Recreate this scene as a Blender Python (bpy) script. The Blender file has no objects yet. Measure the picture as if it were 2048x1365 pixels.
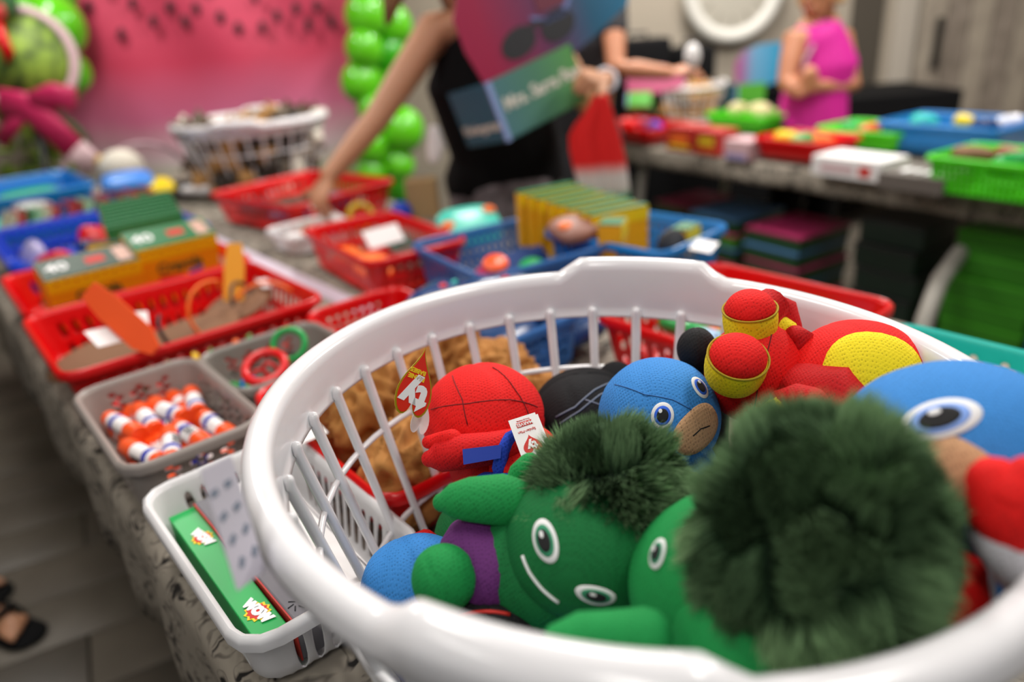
import bpy, bmesh, math, random
import numpy as np
from mathutils import Vector as V, Matrix, Euler, noise
R = math.radians
random.seed(4); np.random.seed(4)
S = bpy.context.scene
COL = S.collection

# ---------------------------------------------------------------- camera, light, exposure
FPX = 1450.0; PITCH = R(23.7); ROLL = R(4.5); CAMZ = 1.30
FWD = V((0, math.cos(PITCH), -math.sin(PITCH)))
_up = V((0, math.sin(PITCH), math.cos(PITCH))); _rt = V((1, 0, 0))
RT = _rt*math.cos(ROLL) - _up*math.sin(ROLL)
UP = _up*math.cos(ROLL) + _rt*math.sin(ROLL)
CAM = V((0, 0, CAMZ))
cd = bpy.data.cameras.new('camera'); cam = bpy.data.objects.new('camera', cd); COL.objects.link(cam)
cd.sensor_width = 36; cd.lens = FPX/2048*36; cd.clip_start = .02
m = Matrix((RT, UP, -FWD)).transposed().to_4x4(); m.translation = CAM
cam.matrix_world = m
cd.dof.use_dof = True; cd.dof.focus_distance = .64; cd.dof.aperture_fstop = 1.9
S.camera = cam
S.view_settings.view_transform = 'Standard'; S.view_settings.look = 'None'
S.view_settings.gamma = 1; S.view_settings.use_curve_mapping = False
S.view_settings.exposure = 0.0
S.cycles.use_denoising = True
S.cycles.max_bounces = 6
W = bpy.data.worlds.new('world'); S.world = W; W.use_nodes = True
W.node_tree.nodes['Background'].inputs[0].default_value = (.93, .96, 1, 1)
W.node_tree.nodes['Background'].inputs[1].default_value = .21
LAMPS = [(-.75, 1.0), (.95, .45), (-1.9, 3.1), (.35, 2.7), (2.4, 2.6), (-.3, -1.0), (1.1, 4.1), (-1.6, -.6)]
for i, (x, y) in enumerate(LAMPS):
    ld = bpy.data.lights.new('lamp_light', 'AREA'); ld.shape = 'RECTANGLE'; ld.size = .3; ld.size_y = .9
    ld.energy = (19, 19, 34, 46, 64, 14, 46, 8)[i]; ld.color = (1, .965, .92)
    lo = bpy.data.objects.new('lamp_light', ld); COL.objects.link(lo); lo.location = (x, y, 2.76)

def at(px, py, z=.75):
    d = FWD + RT*((px-1024)/FPX) - UP*((py-682.5)/FPX)
    return CAM + d*((z-CAMZ)/d.z)
def atd(px, py, dist):
    d = FWD + RT*((px-1024)/FPX) - UP*((py-682.5)/FPX)
    return CAM + d.normalized()*dist
def aty(px, py, y):
    d = FWD + RT*((px-1024)/FPX) - UP*((py-682.5)/FPX)
    return CAM + d*(y/d.y)
TZ = .75
D1 = V((-.625, .781, 0)); D2 = V((.781, .625, 0)); TROT = math.atan2(.625, .781)
def T(u, v, z=TZ): return D1*u + D2*v + V((0, 0, z))
E1 = V((-.466, .885, 0)).normalized(); E2 = V((.885, .466, 0)).normalized(); EROT = math.atan2(E2.y, E2.x)

# ---------------------------------------------------------------- materials
def lin(h):
    h = h.lstrip('#'); c = [int(h[i:i+2], 16)/255 for i in (0, 2, 4)]
    return tuple(((x/12.92) if x <= .04045 else ((x+.055)/1.055)**2.4) for x in c)+(1,)
MATS = {}
def mat(name, col='#808080', rough=.5, bump=None, alpha=1, trans=0, noisy=None, spec=.5, sheen=0, coat=0, emit=0, sss=0, metal=0):
    if name in MATS: return MATS[name]
    m = bpy.data.materials.new(name); m.use_nodes = True; nt = m.node_tree; b = nt.nodes['Principled BSDF']
    b.inputs['Base Color'].default_value = lin(col); b.inputs['Roughness'].default_value = rough
    b.inputs['Specular IOR Level'].default_value = spec; b.inputs['Metallic'].default_value = metal
    if sheen: b.inputs['Sheen Weight'].default_value = sheen; b.inputs['Sheen Tint'].default_value = lin(col)
    if coat: b.inputs['Coat Weight'].default_value = coat
    if alpha < 1: b.inputs['Alpha'].default_value = alpha
    if trans: b.inputs['Transmission Weight'].default_value = trans
    if sss: b.inputs['Subsurface Weight'].default_value = sss; b.inputs['Subsurface Scale'].default_value = .01
    if emit: b.inputs['Emission Color'].default_value = lin(col); b.inputs['Emission Strength'].default_value = emit
    tc = nt.nodes.new('ShaderNodeTexCoord')
    if noisy:
        n = nt.nodes.new('ShaderNodeTexNoise'); n.inputs['Scale'].default_value = noisy[1]; n.inputs['Detail'].default_value = 5
        nt.links.new(tc.outputs['Object'], n.inputs['Vector'])
        r = nt.nodes.new('ShaderNodeValToRGB'); r.color_ramp.elements[0].position = .35; r.color_ramp.elements[1].position = .65
        r.color_ramp.elements[0].color = lin(col); r.color_ramp.elements[1].color = lin(noisy[0])
        nt.links.new(n.outputs['Fac'], r.inputs['Fac']); nt.links.new(r.outputs['Color'], b.inputs['Base Color'])
    if bump:
        kind, sc, st = bump
        bp = nt.nodes.new('ShaderNodeBump'); bp.inputs['Strength'].default_value = st; bp.inputs['Distance'].default_value = .001
        if kind == 'noise':
            t = nt.nodes.new('ShaderNodeTexNoise'); t.inputs['Scale'].default_value = sc; t.inputs['Detail'].default_value = 4; o = t.outputs['Fac']
        else:
            t = nt.nodes.new('ShaderNodeTexVoronoi'); t.inputs['Scale'].default_value = sc; t.inputs['Randomness'].default_value = .25; o = t.outputs['Distance']
        mp = nt.nodes.new('ShaderNodeMapping')
        if kind == 'knit': mp.inputs['Scale'].default_value = (1, 1.0, .62); mp.inputs['Rotation'].default_value = (.5, .4, .3)
        nt.links.new(tc.outputs['Object'], mp.inputs['Vector']); nt.links.new(mp.outputs['Vector'], t.inputs['Vector'])
        nt.links.new(o, bp.inputs['Height']); nt.links.new(bp.outputs['Normal'], b.inputs['Normal'])
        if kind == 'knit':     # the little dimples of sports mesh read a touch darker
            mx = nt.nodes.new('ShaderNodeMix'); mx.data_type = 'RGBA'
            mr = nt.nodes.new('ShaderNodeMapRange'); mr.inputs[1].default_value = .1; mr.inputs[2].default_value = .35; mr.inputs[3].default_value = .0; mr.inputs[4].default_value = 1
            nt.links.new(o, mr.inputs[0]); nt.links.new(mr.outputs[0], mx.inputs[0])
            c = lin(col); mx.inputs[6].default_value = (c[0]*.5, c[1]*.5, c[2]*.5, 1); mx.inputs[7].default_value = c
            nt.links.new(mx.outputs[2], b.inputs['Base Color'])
    MATS[name] = m; return m
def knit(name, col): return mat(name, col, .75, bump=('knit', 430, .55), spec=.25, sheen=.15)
def plastic(name, col, rough=.28): return mat(name, col, rough, spec=.45)
def sheer(name, col, alpha=.6): return mat(name, col, .3, alpha=alpha)

WHITE = mat('white_plastic', '#e9e8ea', .2, spec=.5, coat=.2)
WHITE2 = mat('white_soft_plastic', '#e0dfe0', .35)
RED = plastic('red_plastic', '#d8080d'); BLUE = plastic('blue_plastic', '#0a3fc0'); SKYB = plastic('sky_blue_plastic', '#1b7cc8')
TEAL = plastic('teal_plastic', '#2cbfb2'); GREY = plastic('grey_plastic', '#9a918b', .35); LIME = plastic('lime_plastic', '#4fd81c')
BLUET = sheer('clear_blue_plastic', '#2f6db4', .72); GREYT = sheer('clear_grey_plastic', '#9a948d', .8)
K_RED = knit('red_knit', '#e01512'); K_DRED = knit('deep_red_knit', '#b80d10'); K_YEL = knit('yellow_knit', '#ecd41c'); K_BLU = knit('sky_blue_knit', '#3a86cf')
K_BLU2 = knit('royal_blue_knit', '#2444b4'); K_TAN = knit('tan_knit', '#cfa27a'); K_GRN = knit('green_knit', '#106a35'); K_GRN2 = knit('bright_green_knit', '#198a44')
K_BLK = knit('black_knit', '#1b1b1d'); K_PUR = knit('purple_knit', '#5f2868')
FELT_W = mat('white_felt', '#e8e8e8', .8); FELT_K = mat('black_felt', '#101012', .8); FELT_B = mat('blue_felt', '#2460d8', .7); FELT_G = mat('grey_piping', '#7d8798', .7)
CARD_Y = mat('yellow_card', '#f6d40e', .45); CARD_O = mat('amber_card', '#f0ae10', .45); CARD_G = mat('green_card', '#146b3a', .45); CARD_DG = mat('dark_green_card', '#183a26', .5)
CARD_W = mat('white_card', '#e6e3e2', .5); CARD_K = mat('charcoal_card', '#66646a', .5); CARD_R = mat('red_card', '#b52a25', .5); CARD_BG = mat('bright_green_card', '#08a04a', .4)
INK_R = mat('red_ink', '#c8281e', .6); INK_K = mat('black_ink', '#1c1c22', .6); INK_W = mat('white_ink', '#f2f2f2', .6); INK_Y = mat('yellow_ink', '#f0d020', .6); INK_G = mat('green_ink', '#145a30', .6)
PAPER = mat('white_paper', '#ece9e8', .6); GOLD = mat('gold_foil', '#b8a01c', .35, metal=.4)
ORANGE = plastic('orange_plastic', '#f2561c', .35); FOAM_O = mat('orange_foam', '#f0701e', .6); FOAM_Y = mat('amber_foam', '#f2a41c', .6)
TANC = mat('tan_suede', '#bd8444', .9, bump=('noise', 60, .3), noisy=('#a26c32', 14), sheen=.3)
SKIN = mat('skin', '#c08a68', .5, sss=.1); SKIN2 = mat('warm_skin', '#b87a58', .5, sss=.1); HAIR = mat('brown_hair', '#6b4a30', .6, noisy=('#8d6a48', 30)); HAIRB = mat('fair_hair', '#b08a5a', .6)
BLACKC = mat('black_cloth', '#08080a', .85, spec=.2, bump=('noise', 90, .3)); MAGENTA = mat('magenta_cloth', '#c8108c', .7, bump=('noise', 60, .4), sheen=.2)
GRN_P = plastic('green_toy_plastic', '#1ea04c'); YEL_P = plastic('yellow_toy_plastic', '#e8cc1c'); BROWN = mat('brown_card', '#7a5436', .7); BROWND = mat('dark_brown_card', '#4a2e1e', .7)
WOODY = mat('greyed_wood', '#8d8275', .8, noisy=('#a39888', 9), bump=('noise', 40, .5)); WOODY2 = mat('greyed_wood_dark', '#7b7064', .8, noisy=('#92867a', 9), bump=('noise', 40, .5))
BALLOON = mat('lime_balloon', '#62c81e', .16, spec=.6, sss=.1); BALLOON2 = mat('green_balloon', '#3fae1c', .16, spec=.6)

def ramp_mat(name, stops, axis, lo, hi, rough=.6, wav=0, coord='Object', noise_sc=3):
    m = bpy.data.materials.new(name); m.use_nodes = True; nt = m.node_tree; b = nt.nodes['Principled BSDF']; b.inputs['Roughness'].default_value = rough
    tc = nt.nodes.new('ShaderNodeTexCoord'); sx = nt.nodes.new('ShaderNodeSeparateXYZ'); nt.links.new(tc.outputs[coord], sx.inputs[0])
    mr = nt.nodes.new('ShaderNodeMapRange'); mr.inputs[1].default_value = lo; mr.inputs[2].default_value = hi
    src = sx.outputs[axis]
    if wav:
        n = nt.nodes.new('ShaderNodeTexNoise'); n.inputs['Scale'].default_value = noise_sc; n.inputs['Detail'].default_value = 2; nt.links.new(tc.outputs[coord], n.inputs['Vector'])
        ma = nt.nodes.new('ShaderNodeMath'); ma.operation = 'MULTIPLY_ADD'; ma.inputs[1].default_value = wav; nt.links.new(n.outputs['Fac'], ma.inputs[0]); nt.links.new(src, ma.inputs[2]); src = ma.outputs[0]
    nt.links.new(src, mr.inputs[0])
    r = nt.nodes.new('ShaderNodeValToRGB'); e = r.color_ramp.elements
    e[0].position = stops[0][0]; e[0].color = lin(stops[0][1]); e[1].position = stops[-1][0]; e[1].color = lin(stops[-1][1])
    for p, c in stops[1:-1]: k = e.new(p); k.color = lin(c)
    nt.links.new(mr.outputs[0], r.inputs['Fac']); nt.links.new(r.outputs['Color'], b.inputs['Base Color'])
    return m
def scroll_mat():      # grey cloth printed with dark feathery scrolls
    m = bpy.data.materials.new('scroll_cloth'); m.use_nodes = True; nt = m.node_tree; b = nt.nodes['Principled BSDF']; b.inputs['Roughness'].default_value = .8; b.inputs['Specular IOR Level'].default_value = .2
    tc = nt.nodes.new('ShaderNodeTexCoord')
    n = nt.nodes.new('ShaderNodeTexNoise'); n.inputs['Scale'].default_value = 14; n.inputs['Detail'].default_value = 1
    nt.links.new(tc.outputs['Object'], n.inputs['Vector'])
    mxv = nt.nodes.new('ShaderNodeMix'); mxv.data_type = 'RGBA'; mxv.inputs[0].default_value = .13; nt.links.new(tc.outputs['Object'], mxv.inputs[6]); nt.links.new(n.outputs['Color'], mxv.inputs[7])
    v = nt.nodes.new('ShaderNodeTexVoronoi'); v.inputs['Scale'].default_value = 34; nt.links.new(mxv.outputs[2], v.inputs['Vector'])
    w = nt.nodes.new('ShaderNodeTexWave'); w.wave_type = 'RINGS'; w.inputs['Scale'].default_value = 9; w.inputs['Distortion'].default_value = 14; w.inputs['Detail'].default_value = 2; w.inputs['Detail Scale'].default_value = 3
    nt.links.new(mxv.outputs[2], w.inputs['Vector'])
    ad = nt.nodes.new('ShaderNodeMath'); ad.operation = 'MULTIPLY'; nt.links.new(v.outputs['Distance'], ad.inputs[0]); ad.inputs[1].default_value = 1.1
    a2 = nt.nodes.new('ShaderNodeMath'); a2.operation = 'MULTIPLY_ADD'; a2.inputs[1].default_value = .6; nt.links.new(w.outputs['Fac'], a2.inputs[0]); nt.links.new(ad.outputs[0], a2.inputs[2])
    r = nt.nodes.new('ShaderNodeValToRGB'); e = r.color_ramp.elements; e[0].position = .3; e[0].color = lin('#23211f'); e[1].position = .85; e[1].color = lin('#958d80'); k = e.new(.52); k.color = lin('#6d665d')
    nt.links.new(a2.outputs[0], r.inputs['Fac']); nt.links.new(r.outputs['Color'], b.inputs['Base Color']); return m
SCROLL = scroll_mat()

# ---------------------------------------------------------------- mesh helpers
def tag(o, label=None, cat=None, group=None, kind=None):
    if label: o['label'] = label
    if cat: o['category'] = cat
    if group: o['group'] = group
    if kind: o['kind'] = kind
    return o
def thing(name, label, cat, loc=(0, 0, 0), rz=0, group=None, rot=None):
    o = bpy.data.objects.new(name, None); COL.objects.link(o); o.empty_display_size = .05
    o.location = loc; o.rotation_euler = rot if rot else (0, 0, rz)
    return tag(o, label, cat, group)
class B:
    def __init__(s): s.bm = bmesh.new()
    def _x(s, vs, M):
        for v in vs: v.co = M @ v.co
    def box(s, c, d, rot=(0, 0, 0), bev=0):
        r = bmesh.ops.create_cube(s.bm, size=1)['verts']
        s._x(r, Matrix.LocRotScale(V(c), Euler(rot), V(d)))
        if bev:
            es = list({e for v in r for e in v.link_edges}); bmesh.ops.bevel(s.bm, geom=es, offset=bev, segments=2, affect='EDGES', profile=.5)
        return s
    def ell(s, c, d, rot=(0, 0, 0), u=16, v=10, fn=None):
        r = bmesh.ops.create_uvsphere(s.bm, u_segments=u, v_segments=v, radius=1)['verts']
        if fn:
            for x in r: x.co = fn(x.co)
        s._x(r, Matrix.LocRotScale(V(c), Euler(rot) if not isinstance(rot, Matrix) else rot.to_quaternion(), V(d))); return s
    def ring(s, pts): return [s.bm.verts.new(p) for p in pts]
    def bridge(s, a, b):
        n = len(a)
        for i in range(n): s.bm.faces.new((a[i], a[(i+1) % n], b[(i+1) % n], b[i]))
    def tube(s, path, rad, n=8, closed=False, side=None, flat=1, cap=True):
        path = [V(p) for p in path]; k = len(path)
        if not isinstance(rad, (list, tuple)): rad = [rad]*k
        rings = []; ref = None
        for i, p in enumerate(path):
            a = path[(i-1) % k] if (closed or i > 0) else path[i]; b_ = path[(i+1) % k] if (closed or i < k-1) else path[i]
            t = (b_-a).normalized()
            if ref is None:
                ref = V(side) if side is not None else (V((0, 0, 1)) if abs(t.z) < .9 else V((1, 0, 0)))
            x = (ref - t*ref.dot(t)); x = x.normalized() if x.length > 1e-6 else t.orthogonal().normalized()
            ref = x; y = t.cross(x)
            rings.append(s.ring([p + x*(rad[i]*math.cos(2*math.pi*j/n)) + y*(rad[i]*flat*math.sin(2*math.pi*j/n)) for j in range(n)]))
        for i in range(k-1): s.bridge(rings[i], rings[i+1])
        if closed: s.bridge(rings[-1], rings[0])
        elif cap: s.bm.faces.new(rings[0][::-1]); s.bm.faces.new(rings[-1])
        return s
    def capsule(s, path, rad, n=12, side=None, flat=1):   # tube with round ends
        path = [V(p) for p in path]; rad = list(rad)
        d0 = (path[0]-path[1]).normalized(); d1 = (path[-1]-path[-2]).normalized()
        P, Q = [], []
        for a in (80, 50, 25): P.append(path[0]+d0*rad[0]*math.sin(R(a))); Q.append(rad[0]*math.cos(R(a)))
        P += path; Q += rad
        for a in (25, 50, 80): P.append(path[-1]+d1*rad[-1]*math.sin(R(a))); Q.append(rad[-1]*math.cos(R(a)))
        return s.tube(P, Q, n, side=side, flat=flat)
    def lathe(s, prof, n=24, c=(0, 0, 0), M=None):
        rs = []
        for r_, z in prof:
            rs.append(s.ring([(M @ V((r_*math.cos(2*math.pi*j/n), r_*math.sin(2*math.pi*j/n), z)) if M else V(c)+V((r_*math.cos(2*math.pi*j/n), r_*math.sin(2*math.pi*j/n), z))) for j in range(n)]))
        for i in range(len(rs)-1): s.bridge(rs[i], rs[i+1])
        s.bm.faces.new(rs[0][::-1]); s.bm.faces.new(rs[-1]); return s
    def prism(s, pts, th, M=Matrix()):
        a = [s.bm.verts.new(M @ V((x, y, 0))) for x, y in pts]; b = [s.bm.verts.new(M @ V((x, y, th))) for x, y in pts]
        s.bm.faces.new(a[::-1]); s.bm.faces.new(b); s.bridge(a, b); return s
    def make(s, name, m, parent=None, smooth=True, sub=0, solid=0, remesh=0, kind=None, label=None, loc=None, rz=0, auto=None):
        bmesh.ops.recalc_face_normals(s.bm, faces=s.bm.faces)
        me = bpy.data.meshes.new(name); s.bm.to_mesh(me); s.bm.free()
        if smooth: me.polygons.foreach_set('use_smooth', [True]*len(me.polygons))
        if auto: me.set_sharp_from_angle(angle=R(auto))
        for mm in (m if isinstance(m, list) else [m]): me.materials.append(mm)
        o = bpy.data.objects.new(name, me); COL.objects.link(o)
        if solid: q = o.modifiers.new('solid', 'SOLIDIFY'); q.thickness = solid; q.offset = 0
        if remesh:
            q = o.modifiers.new('remesh', 'REMESH'); q.mode = 'VOXEL'; q.voxel_size = remesh; q.use_smooth_shade = True
            q = o.modifiers.new('smooth', 'SMOOTH'); q.factor = .5; q.iterations = 4
        if sub: q = o.modifiers.new('sub', 'SUBSURF'); q.levels = q.render_levels = sub
        if parent: o.parent = parent
        if loc is not None: o.location = loc
        if rz: o.rotation_euler.z = rz
        return tag(o, label, kind=kind)
def link_mesh(name, me, parent, loc=(0, 0, 0), rot=(0, 0, 0), sc=(1, 1, 1), m=None, label=None):
    o = bpy.data.objects.new(name, me); COL.objects.link(o); o.parent = parent; o.location = loc; o.rotation_euler = rot; o.scale = sc
    if m is not None:
        o.material_slots[0].link = 'OBJECT'; o.material_slots[0].material = m
    if label: o['label'] = label
    return o
def text(s, size, m, parent, M, name='lettering', ext=.0002, bold=0, align='CENTER'):
    c = bpy.data.curves.new(name, 'FONT'); c.body = s; c.size = size; c.extrude = ext; c.align_x = align; c.align_y = 'CENTER'; c.offset = bold; c.resolution_u = 3
    o = bpy.data.objects.new(name, c); COL.objects.link(o)
    dg = bpy.context.evaluated_depsgraph_get(); me = bpy.data.meshes.new_from_object(o.evaluated_get(dg)); bpy.data.objects.remove(o)
    me.materials.clear(); me.materials.append(m)
    o = bpy.data.objects.new(name, me); COL.objects.link(o); o.parent = parent; o.matrix_local = M; return o
def frame(o, x, y):      # matrix with origin o, x axis, y axis
    x = V(x).normalized(); z = x.cross(V(y)).normalized(); y = z.cross(x)
    M = Matrix((x, y, z)).transposed().to_4x4(); M.translation = V(o); return M
def dup(root, loc, rz, label=None, rot=None):
    r_ = root.copy(); COL.objects.link(r_); r_.location = loc; r_.rotation_euler = rot if rot else (0, 0, rz)
    if label: r_['label'] = label
    for ch in root.children:
        c = ch.copy(); COL.objects.link(c); c.parent = r_
        for g in ch.children:
            d = g.copy(); COL.objects.link(d); d.parent = c
    return r_

# ---------------------------------------------------------------- the setting
fl = B().box((0, 2.3, -.03), (9, 8, .02)).make('floor', mat('floor_joint', '#2c2925', .8), kind='structure', smooth=False)
pm = []
for k in range(3):
    c0, c1 = [('#585249', '#655e54'), ('#4e4941', '#5c554c'), ('#5f584e', '#6b6459')][k]
    me = B().box((0, 0, 0), (1.195, .196, .02), bev=.002).make('floor_plank', mat('floor_plank_%d' % k, c0, .45, noisy=(c1, 5), bump=('noise', 30, .3)))
    pm.append(me.data); bpy.data.objects.remove(me)
fr = R(28)
k = 0
for i in range(-20, 21):
    for j in range(-4, 6):
        x, y = j*1.2+(i % 3)*.4, i*.2
        X, Y = x*math.cos(fr)-y*math.sin(fr), x*math.sin(fr)+y*math.cos(fr)+2.3
        if -3.0 < X < 3.9 and .2 < Y < 4.7:
            link_mesh('floor_plank', pm[k % 3], fl, (X, Y, -.01), (0, 0, fr)); k += 1
WALLM = mat('beige_wall_paint', '#a79c8c', .8, bump=('noise', 80, .2))
WY = 4.95
B().box((0, WY+.05, 1.4), (9, .1, 2.9)).make('wall_back', WALLM, kind='structure', smooth=False)
B().box((-4.2, 2.3, 1.4), (.1, 8, 2.9)).make('wall_left', WALLM, kind='structure', smooth=False)
B().box((4.4, 2.3, 1.4), (.1, 8, 2.9)).make('wall_right', WALLM, kind='structure', smooth=False)
B().box((0, 2.3, 2.87), (9, 8, .06)).make('ceiling', mat('ceiling_white', '#c8c6c2', .9), kind='structure', smooth=False)
B().box((0, WY-.008, .06), (9, .016, .12), bev=.004).make('baseboard_back', mat('trim_paint', '#b6ada0', .5), kind='structure', smooth=False)
for i, (x, y) in enumerate(LAMPS):
    q = thing('ceiling_light', 'flat white ceiling light panel above the tables', 'ceiling light', (x, y, 2.79), group='ceiling light panels')
    B().box((0, 0, .03), (.36, .96, .05), bev=.005).make('housing', CARD_W, q, smooth=False)
# trim post, dark opening and barn door at the right of the back wall
tl = aty(1705, 200, WY).x; tr = aty(1785, 200, WY).x
B().box(((tl+.17+tr+.12)/2, WY-.03, 1.15), (.17, .06, 2.35), bev=.004).make('trim_1', mat('trim_paint', '#b6ada0', .5), kind='structure', smooth=False)
B().box((tl+.03, WY-.012, 1.12), (.2, .024, 2.26)).make('doorway_shade', mat('dark_doorway', '#4a4339', .8), kind='structure', smooth=False)  # solid slab coloured dark for the shade inside the opening
bd = thing('barn_door', 'sliding barn door of weathered grey boards with diagonal brace', 'door', (2.75, WY-.14, .04))
bd['kind'] = 'structure'; bd.name = 'door_2'; del bd['category']
for i in range(10):
    B().box((i*.147, 0, 1.12), (.14, .03, 2.24), bev=.004).make('plank', [WOODY, WOODY2][i % 2], bd, smooth=False)
B().box((.66, -.03, 2.15), (1.46, .025, .14), bev=.004).make('brace', WOODY, bd, smooth=False)
B().box((.66, -.03, .12), (1.46, .025, .14), bev=.004).make('brace', WOODY, bd, smooth=False)
B().box((.70, -.03, 1.13), (.13, .025, 2.1), rot=(0, R(-28), 0), bev=.004).make('brace', WOODY2, bd, smooth=False)
B().box((.02, -.045, .95), (.035, .03, .3), bev=.006).make('handle', mat('dark_iron', '#2c2a28', .5, metal=.6), bd, smooth=False)
# wall clock
cc = aty(1466, -22, WY-.05)
q = thing('wall_clock', 'round white wall clock hanging on the beige back wall', 'clock', cc, rot=(R(90), 0, 0))
B().lathe([(.0, 0), (.30, 0), (.315, .02), (.30, .045), (.27, .05), (.235, .035), (.22, .02), (.0, .02)], 48).make('clock_frame', mat('clock_white', '#d8d5cc', .5), q)
B().lathe([(0, .018), (.222, .018), (.222, .024), (0, .024)], 48).make('clock_face', mat('clock_face_grey', '#b3ad9f', .5), q, smooth=False)
for k in range(12):
    a = R(30*k); B().box((.18*math.sin(a), .18*math.cos(a), .026), (.012, .05, .004), rot=(0, 0, -a)).make('hour_mark', mat('clock_mark', '#8f897c', .6), q, smooth=False)
B().box((.04, .03, .03), (.012, .12, .003), rot=(0, 0, R(-55))).make('clock_hand', INK_K, q, smooth=False)
B().box((-.02, .06, .033), (.008, .17, .003), rot=(0, 0, R(18))).make('clock_hand', INK_K, q, smooth=False)

# ---------------------------------------------------------------- tables
def folding_table(name, label, o, ax, ay, L, D, legs=True):
    t = thing(name, label, 'table', o)
    c = ax*(L/2)+ay*(D/2); rz = math.atan2(ax.y, ax.x)
    B().box((c.x, c.y, TZ-.03), (L, D, .04), rot=(0, 0, rz), bev=.008).make('tabletop', mat('grey_tabletop', '#b8b4ac', .6), t, smooth=False)
    for f in (.10, .90):
        for g in (.10, .90):
            p = ax*(L*f)+ay*(D*g); dx = ax*(.05 if f < .5 else -.05)
            B().tube([(p.x+dx.x, p.y+dx.y, .70), (p.x, p.y, .38), (p.x-dx.x*.2, p.y-dx.y*.2, .002)], .019, 8).make('leg', mat('pale_leg_metal', '#b9b4aa', .5), t)
        a = ax*(L*f)+ay*(D*.10); b = ax*(L*f)+ay*(D*.9)
        B().tube([(a.x, a.y, .35), (b.x, b.y, .35)], .012, 8).make('crossbar', mat('pale_leg_metal'), t)
    return t
def cloth(name, label, o, ax, ay, L, D, drop, sides, thick=.004):
    bm = B(); n = 60
    # a sheet that lies on the top and hangs over chosen edges with soft folds
    def seg(a0, a1, k): return [a0+(a1-a0)*i/k for i in range(k+1)]
    xs = ([-.001*i for i in range(10, 0, -1)] if 'x0' in sides else [])+seg(0, L, n)
    def pt(u, v):
        z = TZ; U, Vv = u, v; dz = 0; out = V((0, 0, 0))
        if v < 0: dz = -v; w = .012*math.sin(u*21+math.sin(u*5)*2)*min(1, dz/.12)+.006; out = -ay*(w+.008*min(1, dz/.03)); Vv = 0
        if v > D: dz = v-D; w = .012*math.sin(u*19+1)*min(1, dz/.12)+.006; out = ay*(w+.008*min(1, dz/.03)); Vv = D
        if u < 0: d2 = -u; out = out - ax*(.01*math.sin(v*22)*min(1, d2/.12)+.012*min(1, d2/.03)); dz = max(dz, d2); U = 0
        if u > L: d2 = u-L; out = out + ax*(.01*math.sin(v*22)*min(1, d2/.12)+.012*min(1, d2/.03)); dz = max(dz, d2); U = L
        return ax*U+ay*Vv+out+V((0, 0, TZ-dz))
    us = seg(0, L, n); vs = seg(0, D, 12)
    dd = [drop*f for f in (.04, .12, .3, .5, .75, 1)]
    if 'x0' in sides: us = [-d for d in dd[::-1]]+us
    if 'x1' in sides: us = us+[L+d for d in dd]
    if 'y0' in sides: vs = [-d for d in dd[::-1]]+vs
    if 'y1' in sides: vs = vs+[D+d for d in dd]
    g = [[bm.bm.verts.new(pt(u, v)) for v in vs] for u in us]
    for i in range(len(us)-1):
        for j in range(len(vs)-1): bm.bm.faces.new((g[i][j], g[i+1][j], g[i+1][j+1], g[i][j+1]))
    o_ = bm.make(name, SCROLL, solid=.002); o_.location = V(o); o_.location.z = .0
    tag(o_, label, 'tablecloth'); return o_
VA, VB, VC = .100, .700, 1.30
U0, U1 = -.25, 1.75
for (u0, u1, n_) in ((U0, U1, 'near'), (U1+.005, 3.75, 'far')):
    for (v0, v1, s_) in ((VA, VB, 'red'), (VB, VC, 'blue')):
        folding_table('folding_table', {('near', 'red'): 'near folding table under the white and green book bin', ('near', 'blue'): 'near folding table under the blue bins and corner of red bin',
                      ('far', 'red'): 'far folding table under the yellow boxes and blue bins', ('far', 'blue'): 'far folding table under the distant white laundry basket'}[(n_, s_)],
                      T(u0+.03, v0+.02, 0), D1, D2, u1-u0-.05, v1-v0-.04)
cloth('tablecloth', 'grey scroll-print tablecloth hanging over the aisle edge beside the dark floor', T(U0, VA, 0), D1, D2, 4.0, VB-VA, .21, ('x0', 'x1', 'y0'))
cloth('tablecloth', 'grey scroll-print tablecloth under the white laundry basket and blue bins', T(U0, VB, 0), D1, D2, 4.0, VC-VB, .24, ('x0', 'x1', 'y1'))
q = B(); a, b = T(-.2, VB-.022), T(3.7, VB-.022); c = (a+b)/2
q.box((c.x, c.y, TZ+.003), (3.9, .045, .002), rot=(0, 0, math.atan2(D1.y, D1.x)))
tag(q.make('seam_tape', mat('lilac_ribbon', '#cfc4d2', .5), smooth=False), 'pale lilac ribbon strip laid along the seam of the tables', 'ribbon')
RA = at(1240, 288); RB = at(2048, 398); RL = (RA-RB).length
rd = (RA-RB).normalized(); rp = V((-rd.y, rd.x, 0)); rp = rp if rp.dot(E2) > 0 else -rp
RO = RB-rd*.9
RROT = math.atan2(rp.y, rp.x)
def RTb(px, py, z=TZ): return at(px, py, z)
folding_table('folding_table', 'long folding table at right with cartons stacked beneath it', V((RO.x, RO.y, 0)), rd, rp, RL+1.15, .74)
cloth('tablecloth', 'grey scroll-print cloth on the right-hand table under red trays', V((RO.x, RO.y, 0)), rd, rp, RL+1.15, .74, .075, ('x0', 'x1', 'y0', 'y1'))

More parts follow.
